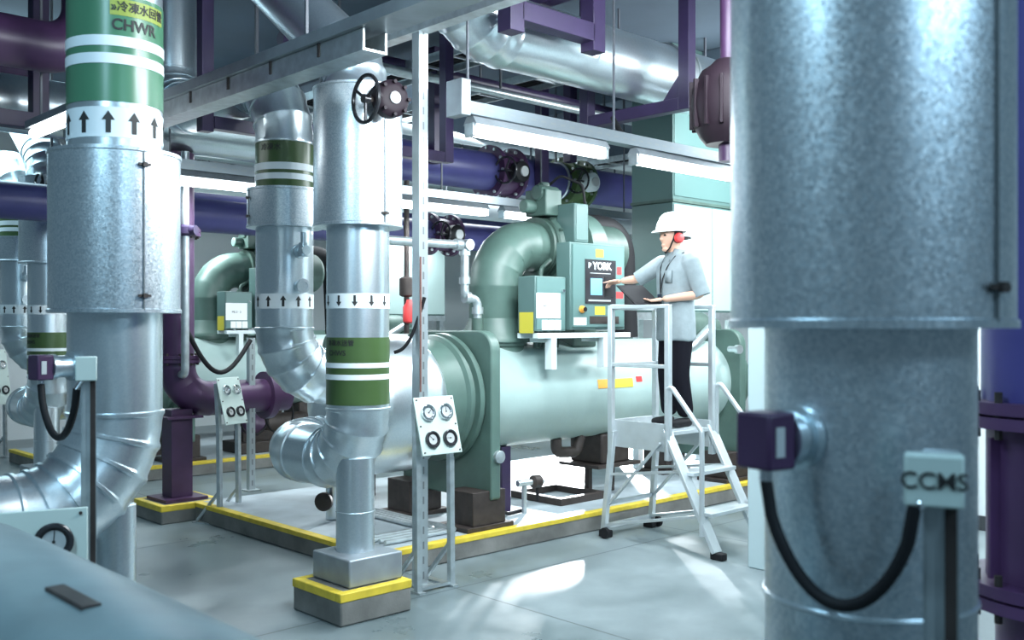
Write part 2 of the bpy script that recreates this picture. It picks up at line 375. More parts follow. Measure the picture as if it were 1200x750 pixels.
# ================================================================== lagged pipes
RP = .1925
def green_band(root, x, y, r, z0, z1, stripes, m):
    b = MB().lathe((x, y, z0), (0, 0, 1), [(0, r), (0, r+.003), (z1-z0, r+.003), (z1-z0, r)], 56).build('colour_band', m, root)
    for a, c in stripes:
        MB().lathe((x, y, a), (0, 0, 1), [(0, r+.003), (0, r+.0055), (c-a, r+.0055), (c-a, r+.003)], 56).build('white_stripe', M['white'], b)
    return b
def arrow_band(root, x, y, r, z0, z1, a0, down=False):
    b = MB().lathe((x, y, z0), (0, 0, 1), [(0, r), (0, r+.003), (z1-z0, r+.003), (z1-z0, r)], 56).build('flow_band', M['white'], root)
    arrow_ring(x, y, (z0+z1)/2, r+.0045, a0, M['ink'], b, h=(z1-z0)*.74, w=(z1-z0)*.42, down=down)
    return b
def jacket(root, x, y, r, z0, z1, clip):
    mb = MB().lathe((x, y, z0), (0, 0, 1), [(0, r-.02), (0, r+.005), (.014, r+.005), (.018, r), (z1-z0-.018, r), (z1-z0-.014, r+.005), (z1-z0, r+.005), (z1-z0, RP)], 64)
    j = mb.build('valve_jacket', M['galv'], root)
    a = camang(x, y) + clip; d = V(math.cos(a), math.sin(a), 0); t = V(-d.y, d.x, 0)
    s = MB(); s.obox(V(x, y, (z0+z1)/2) + d*(r+.002), t, d, (0, 0, 1), .0025, .003, (z1-z0)/2-.01); s.build('seam_strip', M['seam'], j)
    for zz in (z0+.07, z1-.07):
        c = MB(); c.obox(V(x, y, zz) + d*(r+.008), t, d, (0, 0, 1), .026, .004, .005); c.obox(V(x, y, zz) + d*(r+.014), t, d, (0, 0, 1), .009, .005, .009)
        c.build('toggle_clip', M['brown'], j)
    return j

# --- left riser marked CHWR
def riser_left():
    x, y = 1.70, 4.265
    t = thing('lagged_pipe', (x, y, 0), 'tall silver pipe with CHWR lettering on its green band', 'pipe', 'lagged chilled water pipes')
    lagged(MB(), [(-.9, y, .95), (x, y, .95), (x, y, 4.74)], .42, RP, 6, 56).build('pipe', M['alu'], t)
    jacket(t, x, y, .267, 1.798, 2.479, .42)
    b = green_band(t, x, y, RP, 2.672, 3.115, [(2.900, 2.943), (2.827, 2.870)], M['bandlit'])
    a = camang(x, y)
    wrap(text_mesh('CHWR', .064, .022), x, y, 2.988, RP+.005, a+.42, M['ink'], b, 'lettering')
    me = bpy.data.meshes.new('plate'); bm = bmesh.new()
    bmesh.ops.create_grid(bm, x_segments=8, y_segments=1, size=.5)
    for vv in bm.verts: vv.co.x *= .26; vv.co.y *= .068
    bm.to_mesh(me); bm.free()
    wrap(me, x, y, 3.062, RP+.0045, a+.55, M['olive'], b, 'name_plate')
    wrap(text_mesh('»冷凍水回管', .046, .016), x, y, 3.062, RP+.006, a+.55, M['ink'], b, 'lettering')
    arrow_band(t, x, y, RP, 2.524, 2.648, a-.14)
    p = MB().cyl((1.70, y, 0), (1.70, y, .97), .085, n=24).build('support_post', M['alu'], t)
    MB().box(1.55, 1.85, y-.15, y+.15, 0, .02).build('base_plate', M['strut'], p)
    return t
riser_left()

# --- pair of risers at each chiller
def camdir(x, y):
    l = math.hypot(x, y); return (-x/l, -y/l, 0)
def riser_pair(x, y, lab_front, lab_back):
    t = thing('lagged_pipe', (x, y, 0), lab_front, 'pipe', 'lagged chilled water pipes')
    yb = y+.92
    lagged(MB(), [(x, y+1.42, 4.42), (x, y, 3.34), (x, y, .90), (x, yb, .90), (x+.57, yb, .90)], [.5, .33, .33], RP, 5, 48).build('pipe', M['alu'], t)
    jacket(t, x, y, .272, 2.347, 3.199, .62)
    b = green_band(t, x, y, RP, 1.26, 1.67, [(1.486, 1.516), (1.414, 1.446)], M['band'])
    a = camang(x, y)
    wrap(text_mesh('冷凍水送管', .040, .01), x, y, 1.635, RP+.005, a-.62, M['ink'], b, 'lettering')
    wrap(text_mesh('CHWS', .046, .012), x, y, 1.575, RP+.005, a-.72, M['ink'], b, 'lettering')
    arrow_band(t, x, y, RP, 1.846, 1.936, a-.1, True)
    p = MB().cyl((x-.02, y, .36), (x-.02, y, .93), .118, n=28).build('support_post', M['alu'], t)
    mb = MB(); mb.box(x-.22, x+.17, y-.23, y+.17, .193, .36); mb  .build('support_base', M['tray'], p, bevel=.01)
    g = MB().torus((x-.02, y, .60), (0, 0, 1), .119, .004, 28, 8).build('post_seam', M['alu'], p)
    # gear operator with handwheel
    tw = V(camdir(x, y)); rg = V(SF, -CF, 0); d = (tw + rg*.62).normalized(); c = V(x, y, 3.07) + tw*.33 + rg*.19
    op = MB().lathe(c - d*.05, d, [(-.05, .05), (0, .05), (0, .098), (.015, .11), (.075, .11), (.09, .095), (.1, .07)], 28).build('gear_operator', M['valve'], t)
    for k in range(8):
        an = k*PI/4; fx, fy, fz = frame(d); q = c + (fx*math.cos(an)+fy*math.sin(an))*.095 + d*.03
        MB().cyl(q, q + d*.03, .012, n=6).build('cover_bolt', M['valve'], op)
    MB().lathe(c + d*.05, d, [(0, .036), (.01, .036), (.012, .03)], 20).build('position_dial', M['dial'], op)
    wd = (tw*.62 - rg*.80).normalized(); wc = V(x, y, 3.045) + tw*.45 + rg*.045
    MB().cyl(c - d*.03 - rg*.05, wc, .016, n=10).build('wheel_shaft', M['brown'], op)
    hw = MB().torus(wc, wd, .135, .012, 36, 8)
    fx, fy, fz = frame(wd)
    for k in range(3):
        an = k*2*PI/3 + .5; hw.cyl(wc, wc + (fx*math.cos(an)+fy*math.sin(an))*.132, .010, n=8)
    hw.cyl(wc - wd*.02, wc + wd*.02, .026, n=14)
    hw.build('handwheel', M['blackgloss'], op)
    # rear riser
    u = thing('lagged_pipe', (x, y+.86, 0), lab_back, 'pipe', 'lagged chilled water pipes')
    y2 = y+.86; x2 = x-.005
    lagged(MB(), [(x2, y2+1.75, 4.74), (x2, y2+1.75, 3.44), (x2, y2, 3.44), (x2, y2, 1.38), (x2+.57, y2, 1.38)], [.36, .46, .34], RP, 5, 48).build('pipe', M['alu'], u)
    jacket(u, x2, y2, .25, 2.402, 2.664, -1.2)
    b = green_band(u, x2, y2, RP, 2.664, 2.984, [(2.780, 2.827), (2.716, 2.757)], M['band'])
    a2 = camang(x2, y2)
    wrap(text_mesh('冷凍水', .050, .01), x2, y2, 2.925, RP+.005, a2-.5, M['ink'], b, 'lettering')
    arrow_band(u, x2, y2, RP, 1.855, 1.954, a2-.05)
    for zz, aa, L in ((2.235, .42, .16), (2.005, .5, .07)):
        d = V(math.cos(a2+aa), math.sin(a2+aa), 0); q = V(x2, y2, zz)
        s = MB().lathe(q + d*(RP-.01), d, [(0, .035), (.05, .035), (.05, .048), (.075, .048), (.075, .03), (L, .03)], 18).build('instrument_tapping', M['alu'], u)
        if L > .1: MB().lathe(q + d*(RP+.11), (0, 0, 1), [(-.04, .02), (-.04, .034), (.05, .034), (.05, .022), (.12, .022)], 16).build('tapping_valve', M['alu'], s)
    return t, u
pa, pb = riser_pair(3.53, 5.09, 'silver pipe with down arrows and a black handwheel, standing on the yellow-rimmed block', 'silver pipe with up arrows and a green band, just behind the handwheel pipe')
dup(pa, (-.09, 5.2, 0), 'far silver pipe with a low green band at the left edge, behind the CHWR pipe')
dup(pb, (-.09, 5.2, 0), 'far silver pipe with a high green band cut by the left edge')

# --- near right riser with sensor
def riser_right():
    x, y = 1.805, .904
    t = thing('lagged_pipe', (x, y, 0), 'very large blurred silver pipe at the right, nearest to us', 'pipe', 'lagged chilled water pipes')
    lagged(MB(), [(x, y, 4.74), (x, y, .62), (x+.3, y-1.2, .62)], .42, RP, 5, 72).build('pipe', M['galv'], t)
    jacket(t, x, y, .257, 1.743, 3.0, .93)
    MB().torus((x, y, 1.235), (0, 0, 1), RP, .005, 56, 8).build('cladding_seam', M['alu'], t)
    MB().cyl((x, y, 0), (x, y, .45), .1, n=28).build('support_post', M['alu'], t)
    return t
riser_right()

def sensor(label, pip, ang, zc, out, boxdir, s, cable_to, lab_cable, post, lab_post, text, r_c=.011):
    """flow transmitter on a pipe, its looped cable, and the stand with a junction box the cable runs to"""
    x, y = pip; d = V(math.cos(ang), math.sin(ang), 0); c = V(x, y, zc)
    p0 = c + d*(RP-.004)
    t = thing('flow_sensor', p0, label, 'sensor', 'flow sensors')
    b = MB().lathe(p0, d, [(0, .058*s), (.016*s, .058*s), (.018*s, .044*s), (out-.02, .044*s), (out-.02, .052*s), (out, .052*s)], 32).build('mounting_boss', M['alu'], t)
    q = p0 + d*(out+.034*s); side = V(-d.y, d.x, 0)
    h = MB().obox(q, side, d, (0, 0, 1), .040*s, .034*s, .050*s).build('housing', M['plum'], t, bevel=.006)
    MB().obox(q + side*.0415*s*boxdir + d*.008, side, d, (0, 0, 1), .0015, .010*s, .026*s).build('rating_label', M['dial'], h)
    MB().cyl(q - V(0, 0, .05*s), q - V(0, 0, .072*s), .012*s, n=14).build('cable_gland', M['chrome'], h)
    s0 = q - V(0, 0, .068*s)
    ct = V(cable_to)
    path = []
    for k in range(25):
        f = k/24; e = s0.lerp(ct, f); sag = math.sin(PI*f)**.55
        path.append(e - V(0, 0, lab_cable[1]*sag))
    tag(MB().sweep(path, r_c, 14).build('cable_loop', M['black']), lab_cable[0], 'cable', 'cable loops')
    px, py, z1, wd, wh = post; dd = V(camdir(px, py)); sd = V(-dd.y, dd.x, 0)
    st = thing('instrument_stand', (px, py, 0), lab_post, 'stand', 'instrument stands')
    mb = MB(); mb.obox((px, py, z1/2), sd, dd, (0, 0, 1), .027, .019, z1/2)
    pp = mb.build('stand_post', M['strut'], st)
    for sx, w_, m_ in ((-.016, .006, 'strut'), (.014, .009, 'brown')): MB().obox(V(px, py, z1/2-.02) + sd*sx + dd*.022, sd, dd, (0, 0, 1), w_, .004, z1/2-.03).build('channel_lip', M[m_], pp)
    MB().obox((px, py, .006), sd, dd, (0, 0, 1), .07, .07, .006).build('foot_plate', M['strut'], st)
    q = V(px, py, z1-wh*.5) + dd*.045 - sd*wd*.12
    bx = MB().obox(q, sd, dd, (0, 0, 1), wd/2, .022, wh/2).build('junction_box', M['board'], st, bevel=.004)
    MB().cyl((ct.x, ct.y, ct.z), q - V(0, 0, wh*.4) - sd*wd*.1, .012*s, n=12).build('cable_gland', M['chrome'], bx)
    if text: text_plane(text, wh*.46, q + dd*.0225, sd, (0, 0, 1), M['ink'], bx, bold=.008)
    return t
def camdir(x, y):
    l = math.hypot(x, y); return (-x/l, -y/l, 0)
ar = camang(1.805, .904)
jb = at(1103, 560, 1.60)
sensor('purple flow sensor on the near right silver pipe, above a black cable loop', (1.805, .904), ar-.66, 1.545, .055, 1, 1.0,
       at(1072, 592, 1.56), ('thick black cable looping below the sensor on the near right pipe', .19),
       (jb.x, jb.y, 1.545, .088, .082), 'galvanised stand with a box marked CCMS in front of the near right pipe', 'CCMS', .011)
al = camang(1.70, 4.265)
jl = at(104, 440, 3.72)
sensor('purple flow sensor on the left side of the CHWR pipe', (1.70, 4.265), al-1.05, 1.575, .10, 1, 1.02,
       at(90, 455, 3.72), ('black cable looping under the sensor beside the CHWR pipe', .20),
       (jl.x, jl.y, 1.63, .075, .09), 'steel post with a grey box in front of the CHWR pipe', '', .014)
# ================================================================== chillers
def rrect(x, y0, y1, z0, z1, rt, rb=.03, n=6):
    P = []
    for cy, cz, r, a0 in ((y1-rt, z1-rt, rt, 0), (y0+rt, z1-rt, rt, PI/2), (y0+rb, z0+rb, rb, PI), (y1-rb, z0+rb, rb, 1.5*PI)):
        for k in range(n+1):
            a = a0 + PI/2*k/n; P.append((x, cy + r*math.cos(a), cz + r*math.sin(a)))
    return P
def make_chiller(label):
    AY, AZc = 6.2, 1.16
    t = thing('water_chiller', (6.9, 6.8, .163), label, 'chiller', 'water chillers')
    # evaporator shell
    sh = MB().lathe((5.2, AY, AZc), (1, 0, 0), [(0, .45), (3.4, .45)], 72).build('evaporator_shell', M['teal'], t)
    def on_shell(z): return AY - math.sqrt(.452**2 - (z-AZc)**2)
    def patch(name, u0, u1, v0, v1, m):
        a = onY(u0, v0, 5.76); b = onY(u1, v1, 5.76); mb = MB(); N = 5
        vs = []
        for k in range(N+1):
            z = a.z + (b.z-a.z)*k/N
            vs += [(a.x, on_shell(z)-.002, z), (b.x, on_shell(z)-.002, z)]
        mb.add(vs, [(2*k, 2*k+1, 2*k+3, 2*k+2) for k in range(N)]); return mb.build(name, m, sh)
    patch('warning_sticker', 700, 718, 445, 454, M['orange'])
    patch('warning_sticker', 718.5, 741, 444, 453, M['sticker'])
    patch('warning_sticker', 745, 752, 441, 447, M['red'])
    # tube sheets and feet
    for x in (5.15, 8.56):
        MB().prism(rrect(x, 5.64, 6.76, .38, 1.70, .16), (.10, 0, 0)).build('tube_sheet', M['green'], t, bevel=.012)
        for y in (5.66, 6.45):
            f = MB().box(x-.17, x+.17, y, y+.30, .20, .46).build('foot', M['brown'], t, bevel=.006)
            mb = MB(); mb.box(x-.24, x+.24, y-.02, y+.34, .163, .20); mb.build('foot_plate', M['brown'], f, bevel=.004)
    for x in (5.2, 8.6):
        MB().prism(rrect(x, 7.10, 8.10, .82, 1.68, .16), (.08, 0, 0)).build('tube_sheet', M['dkgreen'], t, bevel=.012)
        f = MB().box(x-.1, x+.2, 7.5, 7.7, .163, .84).build('foot', M['brown'], t, bevel=.006)
    MB().lathe((5.1, 7.6, 1.26), (1, 0, 0), [(0, .2), (.05, .36), (.1, .40), (3.5, .40), (3.6, .36), (3.65, .2)], 48).build('condenser_shell', M['green'], t)
    # water box: lagged drum and green head
    MB().lathe((4.10, AY, 1.14), (1, 0, 0), [(0, .30), (.02, .42), (.08, .50), (.16, .53), (.58, .53), (.64, .515), (.68, .48), (.69, .43)], 64).build('water_box', M['alu'], t)
    h = MB().lathe((4.78, AY, AZc), (1, 0, 0), [(0, .40), (.0, .44), (.10, .445), (.20, .47), (.22, .50), (.245, .505), (.26, .46), (.29, .47), (.30, .515), (.34, .52), (.365, .50)], 64).build('water_box_head', M['green'], t)
    # right-hand water box
    MB().lathe((8.66, AY, AZc), (1, 0, 0), [(0, .48), (.06, .48), (.08, .44), (.3, .42), (.42, .3), (.45, .1)], 48).build('water_box_head', M['green'], t)
    MB().lathe((8.45, 5.70, 1.50), (-.2, -1, .0), [(0, .03), (.10, .03), (.10, .045), (.15, .045)], 16).build('lifting_lug', M['strut'], t)
    # sight glass on the tube sheet
    g = MB().lathe((5.22, 5.64, .72), (0, -1, 0), [(0, .05), (.03, .05), (.035, .04)], 20).build('sight_plug', M['strut'], t)
    # suction elbow
    el = lagged(MB(), [(5.70, AY, 1.60), (5.70, AY, 2.43), (6.22, AY, 2.43)], .36, .218, 4, 48, .002).build('suction_elbow', M['green'], t)
    MB().lathe((5.70, AY, 1.50), (0, 0, 1), [(0, .28), (.07, .25), (.07, .275), (.10, .275), (.10, .30), (.13, .30), (.15, .285), (.26, .235), (.30, .219)], 48).build('elbow_base', M['green'], el)
    MB().lathe((6.16, AY, 2.43), (1, 0, 0), [(0, .22), (0, .265), (.025, .27), (.03, .25), (.04, .25), (.045, .275), (.075, .275)], 48).build('flange', M['dkgreen'], el)
    # compressor and motor
    c = MB().lathe((6.22, AY, 2.43), (1, 0, 0), [(0, .20), (.0, .26), (.06, .30), (.16, .335), (.26, .33), (.30, .25), (.34, .25), (.36, .34), (.42, .345), (.56, .34), (.58, .27)], 48).build('compressor', M['green'], t)
    MB().lathe((6.78, AY, 2.43), (1, 0, 0), [(0, .20), (0, .25), (.40, .25), (.45, .21), (.5, .12)], 40).build('motor', M['dkgreen'], t)
    MB().sweep(fillet([(6.40, 6.5, 2.2), (6.40, 6.85, 1.95), (6.40, 7.5, 1.45)], .1), .12, 20).build('discharge_pipe', M['green'], c)
    for k in range(12):
        a = 2*PI*k/12; MB().cyl((6.24, AY+.29*math.cos(a), 2.43+.29*math.sin(a)), (6.30, AY+.29*math.cos(a), 2.43+.29*math.sin(a)), .014, n=6).build('flange_bolt', M['dkgreen'], c)
    MB().box(6.42, 6.72, 5.95, 6.35, 1.55, 2.14).build('compressor_support', M['dkgreen'], t, bevel=.01)
    # vane actuator and terminal box on top
    a = MB().box(6.12, 6.32, 6.0, 6.26, 2.70, 2.93)
    a.cyl((6.10, 6.10, 2.90), (6.34, 6.10, 2.90), .07, n=20); a.cyl((6.0, 6.16, 2.78), (6.12, 6.16, 2.78), .06, n=18); a.cyl((6.22, 6.12, 2.93), (6.22, 6.12, 3.0), .05, n=16)
    a.build('vane_actuator', M['green'], t, bevel=.012)
    b = MB().box(6.27, 6.45, 5.80, 6.02, 2.46, 2.80).build('terminal_box', M['cab'], t, bevel=.012)
    MB().box(6.285, 6.435, 5.794, 5.80, 2.48, 2.78).build('cover', M['cab'], b, bevel=.003)
    MB().sweep(fillet([(6.25, 6.1, 2.97), (6.30, 6.0, 3.06), (6.46, 5.88, 2.98), (6.49, 5.85, 2.62), (6.46, 5.88, 2.5)], .06, 6), .012, 10).build('flexible_conduit', M['black'], b)
    # black lagged pipes behind the panel
    MB().sweep(fillet([(6.72, 6.50, 2.69), (7.62, 6.42, 2.69), (7.66, 6.40, 1.62)], .28), .13, 22).build('black_lagged_pipe', M['black'], t)
    for xx, zz in ((5.98, 1.95), (6.06, 2.12), (5.94, 2.22), (6.20, 2.05), (6.02, 1.80)):
        MB().sweep(fillet([(xx, 5.95, 1.55), (xx+.02, 5.9, zz), (xx+.25, 6.0, zz+.1)], .05, 5), .02, 10).build('oil_line', M['dkgreen'], t)
    MB().lathe((6.02, 5.97, 1.62), (0, 0, 1), [(0, .05), (.3, .05), (.33, .03), (.45, .03)], 16).build('oil_filter', M['brown'], t)
    # control panel
    y = 5.60; p0 = onY(668, 283, y); p1 = onY(732, 386, y)
    cp = MB().box(p0.x, p1.x, y, y+.16, p1.z, p0.z).build('control_panel', M['cab'], t, bevel=.008)
    def pnl(name, u0, u1, v0, v1, m, dep=.004, par=None, base=0):
        a = onY(u0, v0, y); b = onY(u1, v1, y); return MB().box(min(a.x, b.x), max(a.x, b.x), y-base-dep, y-base, b.z, a.z).build(name, m, par or cp)
    pnl('panel_door', 670.5, 730, 286, 383, M['panel'], .010)
    e = .010
    pnl('display_bezel', 684.5, 720, 303.5, 356.5, M['blackgloss'], .006, base=e)
    pnl('screen', 690.5, 704, 326, 346, M['screen'], .002, base=e+.006)
    pnl('keypad', 707, 717, 324, 348, M['black'], .003, base=e+.006)
    q = onY(704.0, 312.5, y); text_plane('YORK', .088, (q.x, y-e-.0065, q.z), (1, 0, 0), (0, 0, 1), M['white'], cp, bold=.03)
    q = onY(690.0, 311.5, y); mb = MB()
    for k in range(3): mb.box(q.x-.02+.012*k, q.x-.012+.012*k, y-e-.008, y-e-.006, q.z-.02+.012*k, q.z+.03-.004*k)
    mb.build('emblem', M['white'], cp)
    pnl('caption_strip', 690, 714, 319.5, 321.5, M['dial'], .001, base=e+.006); pnl('caption_strip', 688, 714, 351, 353.5, M['dial'], .001, base=e+.006)
    pnl('yellow_label', 697, 706, 292, 302, M['sticker'], .002, base=e); pnl('yellow_label', 696, 708, 359, 369, M['sticker'], .002, base=e)
    pnl('lower_strip', 690, 724, 370.5, 379.5, M['brown'], .002, base=e); pnl('white_label', 671.5, 686, 372, 381, M['paper'], .002, base=e)
    pnl('red_label', 722, 727, 313, 322, M['red'], .002, base=e); pnl('red_label', 721, 729, 342, 350, M['red'], .002, base=e)
    q = onY(680.5, 362.5, y); sb = MB().lathe((q.x, y-e, q.z), (0, -1, 0), [(0, .032), (.012, .032), (.012, .022), (.04, .022)], 20).build('stop_button', M['orange'], cp)
    MB().lathe((q.x, y-e-.04, q.z), (0, -1, 0), [(0, .02), (.006, .02)], 16).build('button_cap', M['black'], sb)
    # starter box
    y = 5.62; p0 = onY(627, 323, y); p1 = onY(663, 388, y)
    bx = MB().box(p0.x, p1.x, y, y+.20, p1.z, p0.z).build('starter_box', M['cab'], t, bevel=.008)
    def pb_(name, u0, u1, v0, v1, m, dep=.003):
        a = onY(u0, v0, y); b = onY(u1, v1, y); return MB().box(a.x, b.x, y-dep, y, b.z, a.z).build(name, m, bx)
    pb_('box_door', 628.5, 661.5, 325, 386, M['panel'], .006); y -= .006
    pb_('paper_notice', 628.5, 656.5, 343, 373, M['paper']); pb_('paper_label', 635, 642, 375, 386.5, M['paper']); pb_('paper_label', 642.6, 649.5, 375, 386.5, M['paper']); pb_('paper_label', 650.2, 657, 375, 386.5, M['paper'])
    q = onY(642.5, 359, y); text_plane('MS-3 · 2', .036, (q.x, y-.004, q.z), (1, 0, 0), (0, 0, 1), M['ink'], bx)
    q = onY(659.0, 341, y); MB().lathe((q.x, y, q.z), (0, -1, 0), [(0, .014), (.02, .014)], 12).build('door_lock', M['chrome'], bx)
    a = onX(611.5, 366, p0.x); MB().box(p0.x-.002, p0.x, 5.64, 5.80, a.z-.17, a.z).build('yellow_label', M['sticker'], bx)
    # bracket
    br = MB(); br.box(5.62, 6.78, 5.60, 5.66, 1.635, 1.678); br.box(5.62, 6.78, 5.80, 5.84, 1.635, 1.678)
    for x in (5.78, 6.42): br.box(x, x+.06, 5.60, 5.68, 1.38, 1.64); br.box(x, x+.06, 5.66, 5.86, 1.60, 1.64)
    br.build('panel_bracket', M['cabwhite'], t, bevel=.004)
    # relief pipework
    rp = MB().sweep(fillet([(3.98, 6.05, 2.385), (5.19, 6.0, 2.385), (5.19, 6.0, 1.97), (5.31, 5.98, 1.95), (5.31, 5.98, 1.62)], .06, 6), .034, 16)
    for p, d in (((5.12, 6.0, 2.385), (1, 0, 0)), ((5.19, 6.0, 2.33), (0, 0, 1)), ((5.19, 6.0, 2.10), (0, 0, 1)), ((5.21, 6.0, 1.965), (1, 0, 0)), ((5.31, 5.98, 1.86), (0, 0, 1))):
        rp.cyl(V(p)-V(d)*.028, V(p)+V(d)*.028, .047, n=18)
    rp.cyl((5.19, 5.93, 2.385), (5.19, 6.0, 2.385), .045, n=16)
    r_ = rp.build('relief_pipe', M['strut'], t)
    MB().cyl((5.31, 5.98, 1.60), (5.31, 5.98, 1.80), .05, n=18).build('relief_valve', M['dkgreen'], r_)
    # starter cabinet at the far end
    X0, X1, Y0, Y1, Z0, Z1 = 8.47, 9.65, 6.42, 6.98, 1.88, 3.05
    cb = MB().box(X0, X1, Y0, Y1, Z0, Z1).build('starter_cabinet', M['cab'], t, bevel=.006)
    for a, b in ((X0+.01, X0+.70), (X0+.715, X1-.01)):
        MB().box(a, b, Y0-.012, Y0, Z0+.02, Z1-.02).build('cabinet_door', M['cabdoor'], cb, bevel=.003)
    text_plane('YORK', .09, (X0+.28, Y0-.0125, Z1-.17), (1, 0, 0), (0, 0, 1), M['dial'], cb, bold=.01)
    fr = MB()
    for x in (X0+.02, X1-.10):
        for yy in (Y0, Y1-.08): fr.box(x, x+.08, yy, yy+.08, .163, Z0-.06)
    fr.box(X0, X1, Y0-.02, Y1, Z0-.08, Z0)
    fr.build('cabinet_frame', M['strut'], cb)
    # dark pump end under the cabinet
    MB().lathe((8.05, 6.15, 1.70), (1, 0, 0), [(0, .10), (0, .18), (.5, .18), (.55, .12), (.75, .12)], 28).build('oil_pump', M['dkgreen'], t)
    MB().sweep(fillet([(8.5, 5.95, 1.72), (8.15, 5.9, 1.56), (7.9, 5.95, 1.40)], .08, 6), .05, 14).build('pump_pipe', M['strut'], t)
    # sump and drain under the shell
    MB().box(6.85, 7.25, 6.0, 6.4, .46, .74).build('sump_box', M['brown'], t, bevel=.02)
    MB().box(6.75, 7.35, 5.95, 6.45, .43, .46).build('sump_plate', M['brown'], t)
    for x in (6.86, 7.18): MB().box(x, x+.05, 6.17, 6.22, .163, .43).build('sump_leg', M['brown'], t)
    MB().sweep(fillet([(6.30, 6.05, .74), (6.30, 6.05, .62), (6.55, 6.05, .60), (6.62, 6.05, .74)], .06, 6), .05, 14).build('drain_trap', M['brown'], t)
    return t
ch = make_chiller('pale teal water chiller in front, with the panel the worker touches')
c2 = dup(ch, (0, 5.2, 0), 'far water chiller seen between and behind the silver pipes')
# tall duct box standing on the near starter cabinet
t = MB().box(8.47, 9.65, 6.42, 6.98, 3.055, 4.745)
t = t.build('ventilation_duct', M['cab'], bevel=.006); tag(t, 'grey teal duct box rising from the tall cabinet to the ceiling', 'duct')
MB().box(8.46, 9.66, 6.408, 6.99, 3.055, 3.085).build('duct_flange', M['dkgreen'], t)
MB().box(8.49, 9.63, 6.41, 6.42, 3.12, 4.70).build('access_cover', M['panel'], t, bevel=.003)

# things on the plinth
fr = MB(); X0, X1, Y0, Y1 = 6.22, 7.12, 5.95, 6.42
P = [onZ(u, v, .163) for u, v in ((660, 567), (690, 579), (724, 566), (694, 556))]
x0 = 6.25; fr = MB()
for a, b, c, d in ((6.25, 6.85, 5.94, 6.0), (6.25, 6.85, 6.52, 6.58), (6.25, 6.31, 6.0, 6.52), (6.79, 6.85, 6.0, 6.52)): fr.box(a, b, c, d, .163, .225)
tag(fr.build('steel_frame', M['brown'], bevel=.003), 'dark rectangular steel frame lying on the plinth under the shell', 'steel frame')
d = thing('drain_valve', (5.93, 5.92, .163), 'small drain pipe with a valve standing on the plinth under the shell', 'valve')
mb = MB().cyl((5.80, 5.94, .163), (5.80, 5.94, .44), .022, n=14); mb.cyl((5.72, 5.94, .42), (5.98, 5.90, .42), .026, n=14); mb.build('standpipe', M['strut'], d)
v_ = MB().lathe((5.86, 5.92, .42), (1, -.1, 0), [(0, .03), (.02, .055), (.09, .055), (.11, .03)], 18).build('valve_body', M['brown'], d)
MB().cyl((5.92, 5.91, .42), (5.93, 5.91, .25), .014, n=10).build('hanging_tail', M['black'], d)
tag(MB().sweep(fillet([(5.50, 6.02, .72), (5.46, 5.96, .5), (5.50, 5.94, .22), (5.62, 5.94, .182), (5.79, 5.97, .182)], .07, 6), .016, 10).build('drain_hose', M['black']), 'black hose hanging from the shell to the drain pipe on the plinth', 'hose')
d = thing('drain_pipe', (4.50, 6.80, .163), 'short silver drain pipe with a dark valve on the plinth under the pipe bend', 'pipe')
MB().sweep(fillet([(4.50, 6.84, .165), (4.50, 6.84, .66), (4.50, 6.55, .72)], .06, 5), .06, 18).build('pipe', M['alu'], d)
MB().lathe((4.42, 6.80, .33), (-1, -.6, 0), [(0, .05), (.05, .05), (.05, .075), (.08, .075), (.09, .05)], 20).build('valve', M['brown'], d)
p = MB().box(5.62, 5.72, 6.02, 6.10, .163, .725).build('shell_prop', M['purple'], bevel=.004); tag(p, 'short violet prop on the plinth under the shell, beside the black hose', 'prop')
mb = MB()
for k in range(4): mb.sweep(fillet([(4.22, 5.75+.07*k, .185), (4.90-.05*k, 5.75+.07*k, .185), (4.92-.05*k, 6.9, .185)], .06, 5), .018, 8)
tag(mb.build('conduit_run', M['strut']), 'low bundle of metal conduits along the plinth behind the nearest pipe foot', 'conduit')
